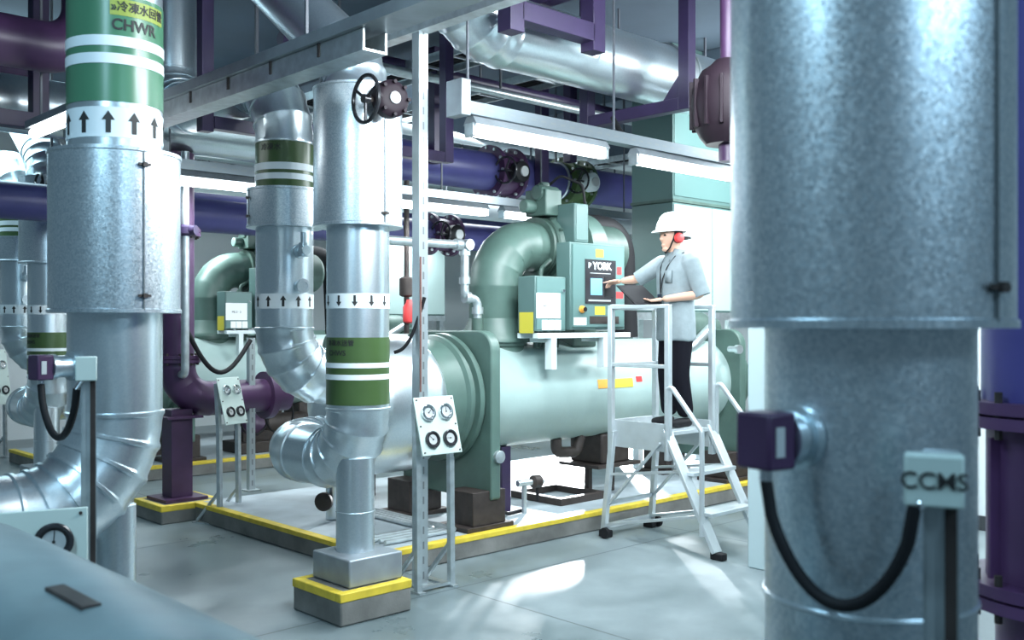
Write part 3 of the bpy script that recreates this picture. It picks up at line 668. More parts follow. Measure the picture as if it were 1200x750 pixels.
# ================================================================== gauge boards and stands
def gauge_board(x, y, w_, ztop, zbot, label, yaw=0, lean=.16, black=False):
    t = thing('gauge_board', (x, y, 0), label, 'gauge board', 'gauge boards')
    xd = V(math.cos(yaw), math.sin(yaw), 0); n0 = V(math.sin(yaw), -math.cos(yaw), 0)   # faces -Y when yaw = 0
    H = ztop-zbot; c = V(x, y, (ztop+zbot)/2); up = (V(0, 0, 1) - n0*lean).normalized(); nn = xd.cross(up)
    c = c + nn*.03
    b = MB().obox(c, xd, nn, up, w_/2, .006, H/2).build('board', M['board'], t, bevel=.004)
    for i, (gx, gz) in enumerate(((-.22, .22), (.22, .22), (-.22, -.24), (.22, -.24))):
        q = c + xd*gx*w_ + up*gz*H + nn*.006; R = w_*.165; m = M['chrome'] if i < 2 and not black else M['blackgloss']
        g = MB().lathe(q, nn, [(0, R*.9), (.004, R), (.022, R), (.026, R*.92), (.026, R*.76), (.016, R*.74), (.012, R*.2)], 28).build('gauge', m, t)
        MB().lathe(q, nn, [(.013, R*.74), (.015, R*.74)], 24).build('dial', M['dial'], g)
        a = .7+i*.8; mb = MB(); mb.bar(q+nn*.0165, q + nn*.0165 + (xd*math.cos(a)+up*math.sin(a))*R*.6, .004, .002); mb.cyl(q+nn*.014, q+nn*.019, R*.09, n=10); mb.build('needle', M['ink'], g)
    for sx in (-.44, .44):
        for sz in (-.45, 0, .45): q = c + xd*sx*w_ + up*sz*H + nn*.006; MB().cyl(q, q+nn*.005, .006, n=8).build('board_screw', M['brown'], b)
    for s in (-1, 1):
        f = V(x, y, 0) + xd*s*w_*.42
        top = c + xd*s*w_*.42 + up*H*.40 - nn*.024
        MB().bar(f + V(0, 0, .012), V(f.x, f.y, zbot-.02) - nn*.01, .038, .038, up=xd).build('leg', M['strut'], t)
        MB().bar(V(f.x, f.y, zbot-.03) - nn*.012, top, .036, .034, up=xd).build('upright', M['strut'], t)
        MB().bar(V(f.x, f.y, .30) - n0*.0, f - n0*.26 + V(0, 0, .02), .024, .024, up=xd).build('brace', M['strut'], t)
        MB().bar(f + n0*.05 + V(0, 0, .006), f - n0*.30 + V(0, 0, .006), .05, .012, up=(0, 0, 1)).build('foot_bar', M['strut'], t)
    MB().bar(V(x, y, .024) - xd*w_*.42, V(x, y, .024) + xd*w_*.42, .03, .02, up=(0, 0, 1)).build('cross_bar', M['strut'], t)
    return t
gauge_board(4.13, 5.075, .335, 1.27, .885, 'white board of four round gauges in front of the chiller end', .0, .27)
gauge_board(4.20, 8.02, .28, 1.28, .86, 'smaller board of four gauges by the purple elbow pipe', .35, .27)
gauge_board(4.0, 13.9, .34, 1.42, .70, 'far gauge board at the left edge of the photo behind the silver pipes', .5, .16)
gauge_board(1.10, 3.51, .38, 1.125, .74, 'near gauge board with black rimmed gauges under the CHWR pipe bend', -.31, .12, black=True)
def strut_post(x, y, z1, label, wdt=.05, z0=0, lean=(0, 0)):
    t = thing('strut_post', (x, y, z0), label, 'post', 'strut posts')
    MB().bar((x, y, z0+.01), (x+lean[0], y+lean[1], z1), wdt, wdt, up=(0, -1, 0)).build('channel', M['post'], t)
    MB().box(x-.07, x+.07, y-.07, y+.07, z0, z0+.012).build('foot_plate', M['strut'], t)
    return t
strut_post(4.12, 5.22, 3.70, 'tall slotted strut post rising behind the white gauge board', .075)
strut_post(4.70, 8.55, 1.62, 'short post on the plinth where the hanging black cable ends', .06, .163)
# hanging black cable between the purple riser and the short post, and the one from the strut post
def hang(p, q, sag, r, label, m='black'):
    p, q = V(p), V(q); P = [p.lerp(q, k/20) - V(0, 0, sag*math.sin(PI*k/20)) for k in range(21)]
    return tag(MB().sweep(P, r, 10).build('hanging_cable', M[m]), label, 'cable', 'hanging cables')
hang(at(214, 376, 8.8), (4.68, 8.52, 1.60), .38, .022, 'black cable drooping from the purple riser to the short post')
hang((4.12, 5.17, 1.93), at(462, 413, 6.6), .10, .012, 'black cable curving from the strut post behind the handwheel pipe')
hang((4.09, 5.175, 2.2), (4.09, 5.175, 1.3), -.0, .006, 'thin reddish wire line down the strut post', 'wire')
# purple riser with pedestal
def purple_riser(x, y, label):
    t = thing('purple_pipe', (x, y, .163), label, 'pipe', 'purple pipes')
    lagged(MB(), [(x, y, 3.305), (x, y, 1.42)], .1, .148, 3, 36).build('pipe', M['plum'], t)
    for z in (1.40, 2.55):
        f = MB().lathe((x, y, z), (0, 0, 1), [(0, .15), (0, .205), (.03, .205), (.03, .18), (.036, .18), (.036, .205), (.066, .205), (.066, .15)], 36).build('flange', M['plum'], t)
        for k in range(10):
            a = k*PI/5; MB().cyl((x+.18*math.cos(a), y+.18*math.sin(a), z-.02), (x+.18*math.cos(a), y+.18*math.sin(a), z+.086), .012, n=6).build('bolt', M['brown'], f)
    lagged(MB(), [(x, y, 1.40), (x, y, 1.06), (x+.9, y+.02, 1.06)], .30, .16, 3, 36, .002).build('elbow', M['plum'], t)
    MB().lathe((x+.88, y+.02, 1.06), (1, 0, 0), [(0, .16), (0, .23), (.07, .23), (.07, .16), (.25, .16)], 32).build('flange', M['plum'], t)
    p = MB().box(x-.10, x+.10, y-.10, y+.10, .19, .98).build('pedestal', M['plum'], t, bevel=.004)
    MB().box(x-.20, x+.20, y-.20, y+.20, .163, .19).build('base_plate', M['plum'], p); MB().box(x-.17, x+.17, y-.17, y+.17, .90, .92).build('top_plate', M['plum'], p)
    return t
purple_riser(4.0, 8.62, 'purple pipe with a flange and square pedestal behind the CHWR pipe')
c = thing('thin_pipe', (4.20, 8.50, 0), 'thin pale pipe with small purple valve branching from the purple riser', 'pipe')
q = at(217, 300, 8.75)
MB().sweep(fillet([(4.0, 8.62, 1.30), (q.x, q.y, 1.30), (q.x, q.y, 3.28)], .07, 6), .035, 16).build('pipe', M['strut'], c); c.location = (q.x, q.y, 0); ORG[c.name] = V(q.x, q.y, 0)
for ch_ in c.children: ch_.location = V(4.20, 8.50, 0) - V(q.x, q.y, 0)
for z, s in ((2.58, 1), (3.12, 1.6)):
    v_ = MB().lathe((q.x, q.y-.0, z-.05*s), (0, 0, 1), [(0, .05*s), (.02*s, .07*s), (.08*s, .07*s), (.1*s, .05*s)], 20)
    v_.cyl((q.x, q.y, z), (q.x+.06*s, q.y-.09*s, z), .045*s, n=16); v_.build('valve', M['purple'] if s == 1 else M['black'], c)

# dark plumbing beyond the left pipes: pump sets on the far plinth
def pump(x, y, label, m):
    t = thing('pump_set', (x, y, .163), label, 'pump', 'pump sets')
    MB().lathe((x, y, .48), (1, 0, 0), [(0, .08), (.02, .15), (.2, .17), (.22, .12), (.3, .12)], 30).build('pump_casing', m, t)
    MB().lathe((x+.3, y, .48), (1, 0, 0), [(0, .10), (.05, .14), (.6, .14), (.65, .10)], 28).build('pump_motor', M['brown'], t)
    MB().box(x-.1, x+1.05, y-.25, y+.25, .163, .30).build('base_frame', M['brown'], t, bevel=.01)
    MB().box(x, x+.9, y-.12, y+.12, .30, .42).build('saddle', M['brown'], t)
    for k in range(2): MB().torus((x+.05+.35*k, y-.30, .62), (.2, -1, 0), .22, .014, 28, 8).build('coiled_hose', M['black'], t)
    return t
pump(6.0, 11.22, 'dark pump with coiled black hoses on the far plinth, beside the purple elbow', M['plum'])
# ================================================================== near purple pipe at the right edge
def near_valve():
    x, y = 3.28, 1.02; r = .225
    t = thing('purple_valve', (x, y, 0), 'blurred purple flanged valve and pipe cut by the right edge', 'valve', 'purple pipes')
    MB().cyl((x, y, 1.50), (x, y, 4.74), r, n=44).build('pipe', M['violet'], t)
    MB().lathe((x, y, .93), (0, 0, 1), [(0, r*.94), (.57, r*.94)], 44).build('valve_body', M['plumlit'], t)
    for z in (1.44, .90):
        f = MB().lathe((x, y, z), (0, 0, 1), [(0, r*.9), (0, r+.055), (.035, r+.055), (.035, r+.02), (.043, r+.02), (.043, r+.055), (.078, r+.055), (.078, r*.9)], 44).build('flange', M['plumlit'], t)
        for k in range(16):
            a = k*PI/8; MB().cyl((x+(r+.033)*math.cos(a), y+(r+.033)*math.sin(a), z-.03), (x+(r+.033)*math.cos(a), y+(r+.033)*math.sin(a), z+.11), .012, n=6).build('bolt', M['brown'], f)
    a = camang(x, y)
    for k in (-.9, -.3, .3): MB().obox((x+(r*.98)*math.cos(a+k), y+(r*.98)*math.sin(a+k), 1.2), (math.cos(a+k), math.sin(a+k), 0), (-math.sin(a+k), math.cos(a+k), 0), (0, 0, 1), .025, .006, .21).build('rib', M['plumlit'], t)
    MB().cyl((x, y, .012), (x, y, .93), r*.82, n=40).build('lower_pipe', M['plumlit'], t)
    MB().lathe((x, y, 0), (0, 0, 1), [(0, r+.06), (.014, r+.06)], 40).build('base_plate', M['plumlit'], t)
near_valve()
# ================================================================== foreground lagged vessel, bottom left
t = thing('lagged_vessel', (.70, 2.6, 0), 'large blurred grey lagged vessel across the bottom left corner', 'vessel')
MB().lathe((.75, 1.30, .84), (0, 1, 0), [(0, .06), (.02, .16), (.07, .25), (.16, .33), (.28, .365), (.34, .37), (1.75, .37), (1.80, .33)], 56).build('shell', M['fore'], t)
MB().obox((.72, 2.02, 1.208), (0, 1, 0), (1, 0, 0), (0, 0, 1), .10, .02, .006).build('dark_strap', M['brown'], t, bevel=.003)
for y in (1.75, 2.85): MB().box(.52, .92, y, y+.1, 0, .56).build('saddle', M['brown'], t, bevel=.006)
# ================================================================== overhead
# cable trunking tray across the risers (along Y)
t = thing('cable_tray', (2.95, 6.0, 3.13), 'long galvanised cable tray crossing overhead in front of the silver risers', 'cable tray')
b = MB(); b.box(2.88, 3.03, 4.11, 8.2, 3.13, 3.142); b.box(2.88, 2.892, 4.11, 8.2, 3.142, 3.24); b.box(3.018, 3.03, 4.11, 8.2, 3.142, 3.24)
b.build('trough', M['strut'], t)
b = MB(); b.box(2.85, 3.05, 1.6, 8.2, 3.243, 3.258); b.box(2.85, 2.865, 1.6, 8.2, 3.258, 3.305); b.box(3.035, 3.05, 1.6, 8.2, 3.258, 3.305)
b.build('cover_rail', M['tray'], t)
for k in range(4, 12): MB().box(2.872, 2.88, 2.5+.5*k, 2.52+.5*k, 3.17, 3.255).build('cover_clip', M['brown'], t)
for y in (2.6, 4.6, 6.6, 8.0): MB().bar((2.858, y, 3.26), (2.858, y, 4.75), .016, .016).build('hanger_rod', M['rod'], t)
t = thing('strut_beam', (4.1, 5.0, 3.5), 'slim galvanised beam overhead resting on the tall strut post', 'beam')
MB().box(4.07, 4.17, 2.4, 7.6, 3.70, 3.78).build('channel', M['strut'], t)
for y in (2.8, 6.5, 7.4): MB().bar((4.12, y, 3.78), (4.12, y, 4.75), .025, .025).build('hanger_rod', M['rod'], t)

# light rows
def light_row(x0, x1, y, z, lights, label, glabel):
    t = thing('lighting_trunking', (x0, y, z), label, 'trunking', 'lighting trunking')
    b = MB().box(x0, x1, y-.05, y+.05, z, z+.09).build('channel', M['trunk'], t, bevel=.003)
    x = x0+.1
    while x < x1:
        MB().bar((x, y, z+.09), (x, y, 4.75), .014, .014).build('hanger_rod', M['rod'], t); x += 1.5
    MB().box(x0-.02, x0+.06, y-.08, y+.08, z-.02, z+.22).build('junction_box', M['tray'], t, bevel=.004)
    for lx, lab in lights:
        f = thing('fluorescent_light', (lx, y, z-.13), lab, 'ceiling light', glabel)
        h = MB(); h.prism([(lx-.68, y-.03, z-.002), (lx-.68, y+.03, z-.002), (lx-.68, y+.07, z-.06), (lx-.68, y-.07, z-.06)], (1.36, 0, 0)); h.build('housing', M['tray'], f)
        MB().sweep([(lx-.66, y, z-.095), (lx-.645, y, z-.095), (lx+.645, y, z-.095), (lx+.66, y, z-.095)], [.03, .042, .042, .03], 20).build('tube', M['lamp'], f)
        for s in (-1, 1): MB().box(lx+s*.675-.015, lx+s*.675+.015, y-.045, y+.045, z-.14, z-.05).build('end_cap', M['strut'], f, bevel=.004)
        l = bpy.data.lights.new('tube_light', 'AREA'); l.shape = 'RECTANGLE'; l.size = 1.25; l.size_y = .09; l.energy = 38; l.color = (.86, .95, 1)
        o = bpy.data.objects.new('tube_light', l); COL.objects.link(o); o.location = (lx, y, z-.145)
light_row(4.25, 7.75, 5.0, 3.15, [(5.05, 'white fluorescent light overhead above the control panel'), (6.77, 'white fluorescent light overhead beside the near right pipe')], 'slotted trunking overhead carrying the two nearest lights', 'fluorescent lights')
light_row(3.6, 9.8, 8.12, 3.08, [(4.29, 'lit tube far back between the CHWR pipe and the green banded pipe, higher of two'), (6.65, 'lit tube behind the tall strut post'), (8.25, 'lit tube just above the big green suction elbow')], 'trunking of the middle light row, behind the strut post', 'fluorescent lights')
light_row(4.9, 9.8, 11.4, 3.08, [(5.3, 'farthest lit tube, seen above the far green elbow at left'), (8.6, 'far lit tube low behind the compressor')], 'trunking of the farthest light row, above the far chiller', 'fluorescent lights')
def light_y(x, y, z, label):
    f = thing('fluorescent_light', (x, y, z), label, 'ceiling light', 'fluorescent lights')
    MB().box(x-.05, x+.05, y-.68, y+.68, z+.07, z+.12).build('housing', M['tray'], f)
    MB().cyl((x, y-.64, z+.035), (x, y+.64, z+.035), .036, n=20).build('tube', M['lamp'], f)
    for yy in (-.5, .5): MB().bar((x, y+yy, z+.12), (x, y+yy, 4.75), .014, .014).build('hanger_rod', M['rod'], f)
light_y(2.35, 6.68, 3.05, 'lit tube at the far left, partly behind the CHWR pipe')

# big silver duct pipe with elbow
t = thing('large_pipe', (6.2, 5.26, 3.55), 'big silver pipe overhead with a bend and a bolted flange, above the lights', 'pipe')
lagged(MB(), [(4.46, 5.33, 4.74), (4.46, 5.33, 3.91), (8.2, 5.33, 3.91)], .50, .265, 7, 56, .010).build('pipe', M['alu'], t)
for x in (6.85, ):
    MB().lathe((x, 5.33, 3.91), (1, 0, 0), [(0, .265), (0, .285), (.02, .285), (.02, .27), (.20, .27), (.20, .285), (.22, .285), (.22, .265)], 48).build('coupling_band', M['strut'], t)
MB().lathe((7.95, 5.33, 3.91), (1, 0, 0), [(0, .265), (0, .40), (.10, .40), (.10, .3)], 48).build('end_flange', M['plum'], t)
# dark butterfly valve disc near right pipe
c0 = at(852, 120, 7.0)
t = thing('valve_body', c0, 'dark plum ribbed valve body overhead, left of the near right pipe', 'valve')
t.name = 'ribbed_valve'; ORG['ribbed_valve'] = V(c0)
dx = V(1, 0, 0)
b = MB().lathe(c0 - V(0, 0, .30), (0, 0, 1), [(0, .10), (0, .15), (.05, .19), (.14, .235), (.28, .255), (.42, .235), (.52, .18), (.56, .12), (.60, .08)], 44).build('body', M['valve'], t)
for k in range(14):
    a = k*PI/7; e = V(math.cos(a), math.sin(a), 0); MB().obox(c0 + e*.245 - V(0, 0, .02), e, (-e.y, e.x, 0), (0, 0, 1), .018, .012, .17)  .build('rib', M['valve'], b, bevel=.004)
MB().cyl(c0 + V(0, 0, .25), (c0.x, c0.y, 4.75), .05, n=16).build('hanger', M['plum'], t)
MB().cyl(c0 - V(0, 0, .42), c0 - V(0, 0, .28), .06, n=16).build('drain_boss', M['plum'], t)
MB().cyl(c0 + dx*.13, c0 + dx*1.6, .2, n=32).build('pipe', M['alu'], t)

# purple support frames
def frame_thing(label, bars, wd=.10):
    z = min(min(p[2], q[2]) for p, q in bars); t = thing('support_frame', (bars[0][0][0], bars[0][0][1], z), label, 'support frame', 'purple pipe supports')
    for p, q in bars: MB().bar(p, q, wd, wd, up=(0, -1, 0) if abs(p[2]-q[2]) > .01 else (0, 0, 1)).build('steel_bar', M['purple'], t, bevel=.004)
    return t
f = frame_thing('purple frame under the big silver pipe, right of its middle', [((6.52, 4.80, 3.48), (6.52, 4.80, 4.75)), ((6.52, 5.88, 3.30), (6.52, 5.88, 4.75)), ((6.52, 4.85, 3.53), (6.52, 5.83, 3.53))])
MB().prism([(6.49, 4.85, 3.58), (6.49, 5.02, 3.58), (6.49, 4.85, 3.78)], (.05, 0, 0)).build('gusset', M['purple'], f)
frame_thing('purple frame hanging in front of the bend of the big silver pipe', [((4.60, 4.84, 3.72), (4.60, 4.84, 4.75)), ((4.65, 4.84, 3.87), (5.38, 4.84, 3.87)), ((5.43, 4.84, 3.74), (5.43, 4.84, 4.33)), ((5.43, 4.91, 4.27), (5.43, 5.75, 4.27)), ((5.43, 5.70, 4.33), (5.43, 5.70, 4.75))], .13)
frame_thing('purple hanger post with a crossbar beside the cable tray at upper left', [((3.27, 6.60, 3.12), (3.27, 6.60, 4.75)), ((3.32, 6.60, 3.19), (5.45, 6.60, 3.19)), ((5.50, 6.60, 3.15), (5.50, 6.60, 4.75))], .09)
for u, Y, z0, lab in ((635, 8.35, 3.36, 'purple hanger post behind the light above the compressor'), (668, 8.35, 3.75, 'short purple hanger post beside a green banded pipe end overhead'), (510, 8.35, 3.5, 'purple hanger post just right of the tall strut post')):
    p = onY(u, 150, Y); frame_thing(lab, [((p.x, p.y, z0), (p.x, p.y, 4.75))], .12)

# header pipes along X
t = thing('header_pipe', (7.5, 8.65, 3.30), 'long overhead header pipe, silver at left and blue violet at right', 'pipe', 'header pipes')
MB().cyl((1.0, 8.65, 3.55), (5.3, 8.65, 3.55), .235, n=36).build('silver_length', M['alu'], t)
MB().cyl((5.3, 8.65, 3.55), (13.5, 8.65, 3.55), .225, n=36).build('violet_length', M['bluepurple'], t)
for x in (2, 5.2, 9.0, 11.8):
    MB().torus((x, 8.65, 3.55), (1, 0, 0), .235, .014, 32, 8).build('clamp', M['strut'], t); MB().bar((x, 8.65, 3.79), (x, 8.65, 4.75), .02, .02).build('hanger_rod', M['rod'], t)
def flange_valve(x, y, z, r, label, green=False):
    t = thing('pipe_valve', (x, y, z), label, 'valve', 'header valves')
    b = MB().lathe((x-.2, y, z), (1, 0, 0), [(0, r*.9), (0, r+.09), (.05, r+.09), (.05, r+.02), (.16, r+.03), (.24, r+.03), (.35, r+.02), (.35, r+.09), (.40, r+.09), (.40, r*.9)], 36).build('body', M['plum'] if not green else M['band'], t)
    for xx in (-.17, .17):
        for k in range(12):
            a = k*PI/6; MB().cyl((x+xx-.05, y+(r+.06)*math.cos(a), z+(r+.06)*math.sin(a)), (x+xx+.05, y+(r+.06)*math.cos(a), z+(r+.06)*math.sin(a)), .018, n=6).build('bolt', M['strut'], b)
    g = MB().lathe((x, y-r-.02, z-.02), (0, -1, 0), [(0, .06), (.06, .06), (.06, .12), (.16, .12), (.18, .09)], 24).build('gear_operator', M['black'] if not green else M['cabwhite'], t)
    MB().lathe((x, y-r-.20, z-.02), (0, -1, 0), [(0, .06), (.02, .06)], 18).build('position_dial', M['dial'], g)
    w_ = MB().torus((x-.22, y-r-.12, z-.02), (1, .2, 0), .15, .013, 30, 8); w_.cyl((x, y-r-.12, z-.02), (x-.23, y-r-.12, z-.02), .014, n=8)
    for k in range(3):
        a = k*2*PI/3; w_.cyl((x-.22, y-r-.12, z-.02), (x-.22, y-r-.12+.15*math.cos(a), z-.02+.15*math.sin(a)), .011, n=6)
    w_.build('handwheel', M['blackgloss'], t); return t
p = onY(585, 190, 8.65); flange_valve(p.x, 8.65, 3.55, .225, 'plum valve with a pale dial on the violet header pipe')
p = onY(668, 205, 8.65); flange_valve(p.x, 8.65, 3.55, .225, 'green bodied valve with bolted flanges on the violet header pipe', True)
t = thing('header_pipe', (6.5, 9.5, 2.6), 'lower dark violet header pipe far back, above the second chiller', 'pipe', 'header pipes')
MB().cyl((2.0, 9.5, 2.86), (13.0, 9.5, 2.86), .17, n=32).build('pipe', M['bluepurple'], t)
for x in (3.2, 6.4, 9.4, 12.4): MB().bar((x, 9.5, 3.03), (x, 9.5, 4.75), .02, .02).build('hanger_rod', M['rod'], t)
p = onY(515, 262, 9.5); flange_valve(p.x, 9.5, 2.86, .17, 'plum valve on the lower violet header behind the strut post')
t = thing('header_pipe', (6.5, 10.2, 3.0), 'white lagged pipe running under the ceiling behind the violet header', 'pipe', 'header pipes')
MB().cyl((4.0, 10.6, 3.40), (13.4, 10.6, 3.40), .15, n=28).build('pipe', M['cabwhite'], t)
for x in (4.6, 8.0, 10.4, 13): MB().bar((x, 10.6, 3.55), (x, 10.6, 4.75), .02, .02).build('hanger_rod', M['rod'], t)
# dark purple pipework at upper left
def plain(name, pts, r, m, label, cat, group, rods=(), R=.3):
    t = thing(name, pts[0], label, cat, group); MB().sweep(fillet(pts, R, 8), r, 28).build('pipe', m, t)
    for x, y, z in rods: MB().bar((x, y, z), (x, y, 4.75), .02, .02).build('hanger_rod', M['rod'], t)
    return t
plain('purple_pipe', [(-.2, 7.0, 3.62), (2.6, 7.0, 3.62), (2.6, 7.0, 4.74)], .17, M['plum'], 'dark plum pipe overhead at the upper left corner', 'pipe', 'purple pipes', [(.6, 7.0, 3.79), (2.0, 7.0, 3.79)])
plain('purple_pipe', [(-.4, 9.3, 4.05), (3.0, 9.3, 4.05)], .24, M['plum'], 'wider plum pipe high behind the upper left corner', 'pipe', 'purple pipes', [(.2, 9.3, 4.29), (2.4, 9.3, 4.29)])
plain('small_silver_pipe', [(-.2, 10.4, 3.0), (2.75, 10.4, 3.0), (2.75, 10.4, 4.74)], .14, M['alu'], 'silver pipe bending upward at the left edge above the far risers', 'pipe', 'lagged chilled water pipes', [(.4, 10.4, 3.14), (2.4, 10.4, 3.14)], .25)
frame_thing('plum beam frame at the top left corner', [((1.45, 6.3, 3.4), (1.45, 6.3, 4.75)), ((.2, 6.3, 4.1), (2.9, 6.3, 4.1)), ((2.35, 6.3, 3.45), (2.35, 6.3, 4.75))], .12)
frame_thing('plum beam frame left of the purple riser near the ceiling', [((2.6, 8.0, 3.2), (2.6, 8.0, 4.75)), ((1.25, 8.0, 3.30), (2.55, 8.0, 3.30)), ((1.2, 8.0, 3.2), (1.2, 8.0, 4.75))], .12)
# ceiling conduits and small pipes
k = 0
for y, z, r, m, lab in ((3.9, 4.25, .045, 'purple', 'slim violet pipe under the ceiling, left of the near right pipe'), (4.3, 4.35, .03, 'strut', 'thin steel conduit under the ceiling above the big silver pipe'),
        (6.1, 4.3, .05, 'brown', 'dark pipe under the ceiling just behind the big silver pipe'), (7.2, 4.05, .04, 'strut', 'thin conduit high behind the nearest lights'),
        (7.5, 4.2, .06, 'purple', 'violet pipe high behind the nearest lights'), (9.9, 4.2, .07, 'cabwhite', 'white pipe close to the ceiling far back'),
        (12.2, 4.0, .09, 'alu', 'silver pipe close to the ceiling above the far chiller'), (13.4, 3.6, .12, 'bluepurple', 'violet pipe along the far back wall')):
    x0 = 4.4 if y > 5 else 4.9
    plain('ceiling_pipe', [(x0, y, z), (13.9, y, z)], r, M[m], lab, 'pipe', 'small ceiling pipes', [(x0+.4+1.9*i, y, z+r) for i in range(6)])
for x, z, lab in ((5.70, 4.15, 'ladder tray crossing under the ceiling above the compressor'), (7.2, 4.28, 'ladder tray crossing under the ceiling near the duct box'), (10.9, 4.1, 'ladder tray crossing under the ceiling far back')):
    t = thing('ladder_tray', (x, 9, z), lab, 'cable tray', 'ladder trays')
    y0 = 5.8; b = MB(); b.box(x, x+.02, y0, 15, z, z+.08); b.box(x+.38, x+.40, y0, 15, z, z+.08); b.build('side_rail', M['strut'], t)
    for i in range(int((15-y0)/.45)): MB().box(x+.02, x+.38, y0+.1+.45*i, y0+.13+.45*i, z+.01, z+.03).build('rung', M['strut'], t)
    b = MB()
    for i in range(4): b.cyl((x+.08+.07*i, y0, z+.05), (x+.08+.07*i, 15, z+.05), .02, n=8)
    b.build('cables', M['black'], t)
    for yy in (y0+.3, 8.6, 11.3, 14): MB().bar((x+.01, yy, z+.08), (x+.01, yy, 4.75), .016, .016).build('hanger_rod', M['rod'], t)
hang(at(718, 138, 8.3), at(752, 178, 7.9), .05, .022, 'black cable drooping from the purple frame to the light trunking')

t = thing('standpipe', (6.64, 8.65, 0), 'thin brown standpipe with a red valve between the handwheel pipe and the strut post', 'pipe')
MB().cyl((6.64, 8.65, .012), (6.64, 8.65, 3.33), .03, n=14).build('pipe', M['brown'], t)
MB().lathe((6.64, 8.60, 1.76), (0, 0, 1), [(0, .03), (.02, .07), (.18, .07), (.22, .04), (.26, .03)], 20).build('red_valve', M['red'], t)
MB().lathe((6.64, 8.65, 2.05), (0, 0, 1), [(0, .05), (.02, .08), (.2, .08), (.22, .05)], 20).build('coupling', M['brown'], t)
MB().box(6.56, 6.72, 8.57, 8.73, 0, .012).build('foot_plate', M['brown'], t)
# ================================================================== platform ladder
def platform_ladder():
    XA, XB, YF, YB, ZP = 6.20, 6.72, 4.72, 5.30, .91
    t = thing('platform_ladder', (6.46, 4.8, 0), 'mobile aluminium platform ladder the worker stands on, beside the chiller', 'ladder')
    pf = MB().box(XA, XB, YF, YB, ZP-.03, ZP).build('platform', M['ladder'], t, bevel=.003)
    mb = MB()
    for k in range(9): mb.box(XA+.02, XB-.02, YF+.03+.06*k, YF+.045+.06*k, ZP, ZP+.004)
    mb.build('tread_rib', M['ladder'], pf)
    mb = MB(); mb.box(XA-.012, XA, YF, YB, ZP-.16, ZP+.06); mb.build('toe_board', M['ladder'], t, bevel=.003)
    MB().box(XB, XB+.012, YF, YB, ZP-.16, ZP+.06).build('toe_board', M['ladder'], t, bevel=.003)
    MB().box(XA, XB, YB, YB+.012, ZP-.1, ZP+.06).build('toe_board', M['ladder'], t, bevel=.003)
    W = .045
    for x, s in ((XA, -1), (XB, 1)):
        xx = x + s*.03
        for y in (YF, YB): MB().bar((xx, y, ZP-.22), (xx, y, 1.885), W, W, up=(0, 1, 0)).build('guard_post', M['ladder'], t, bevel=.004)
        MB().bar((xx, YF-.022, 1.89), (xx, YB+.022, 1.89), W, .03, up=(0, 0, 1)).build('top_rail', M['ladder'], t, bevel=.004)
        MB().bar((xx, YF, 1.42), (xx, YB, 1.42), .035, .03, up=(0, 0, 1)).build('mid_rail', M['ladder'], t, bevel=.004)
        # rear leg, splayed
        MB().bar((xx, YB-.02, ZP-.03), (xx+s*.02, YB+.06, .06), W, W, up=(0, 1, 0)).build('rear_leg', M['ladder'], t, bevel=.004)
        st = MB().bar((xx, YF+.02, ZP+.02), (xx, 4.27, .05), .10, .03, up=(0, -.9, -.45)).build('stringer', M['ladder'], t, bevel=.004)
        # handrail
        pts = [(xx+s*.035, YF-.02, .70), (xx+s*.035, YF-.02, 1.31), (xx+s*.035, 4.38, .945), (xx+s*.035, 4.38, .16)]
        MB().sweep(fillet(pts, .03, 4), .020, 12).build('handrail', M['ladder'], t)
        # braces
        MB().bar((xx, YB+.02, .52), (xx, 4.58, .62), .03, .02, up=(0, 0, 1)).build('brace', M['ladder'], t)
        MB().bar((xx, YB+.04, .26), (xx, 4.80, .82), .025, .02, up=(0, 0, 1)).build('brace', M['ladder'], t)
        MB().bar((xx, YB+.06, .10), (xx, 4.42, .30), .05, .02, up=(0, 0, 1)).build('base_rail', M['ladder'], t)
        MB().box(xx-.035, xx+.035, YB+.01, YB+.11, 0, .06).build('rubber_foot', M['black'], t, bevel=.01)
        MB().box(xx-.035, xx+.035, 4.20, 4.31, 0, .055).build('rubber_foot', M['black'], t, bevel=.01)
        cs = MB().cyl((xx+s*.04, YB+.02, .045), (xx+s*.07, YB+.02, .045), .045, n=20).build('caster', M['black'], t)
    MB().bar((XA-.03, YB, 1.89), (XB+.03, YB, 1.89), .03, W, up=(0, 0, 1)).build('top_rail', M['ladder'], t, bevel=.004)
    MB().bar((XA-.03, YB, 1.42), (XB+.03, YB, 1.42), .03, .03, up=(0, 0, 1)).build('mid_rail', M['ladder'], t, bevel=.004)
    MB().bar((XA-.03, YB+.045, .28), (XB+.03, YB+.045, .28), .03, .03, up=(0, 0, 1)).build('cross_bar', M['ladder'], t)
    MB().bar((XA-.03, YB+.06, .09), (XB+.03, YB+.06, .09), .03, .04, up=(0, 0, 1)).build('cross_bar', M['ladder'], t)
    for z, y in ((.62, 4.57), (.33, 4.41)):
        MB().box(XA-.02, XB+.02, y-.09, y+.09, z-.03, z).build('tread', M['ladder'], t, bevel=.004)
    return t
platform_ladder()

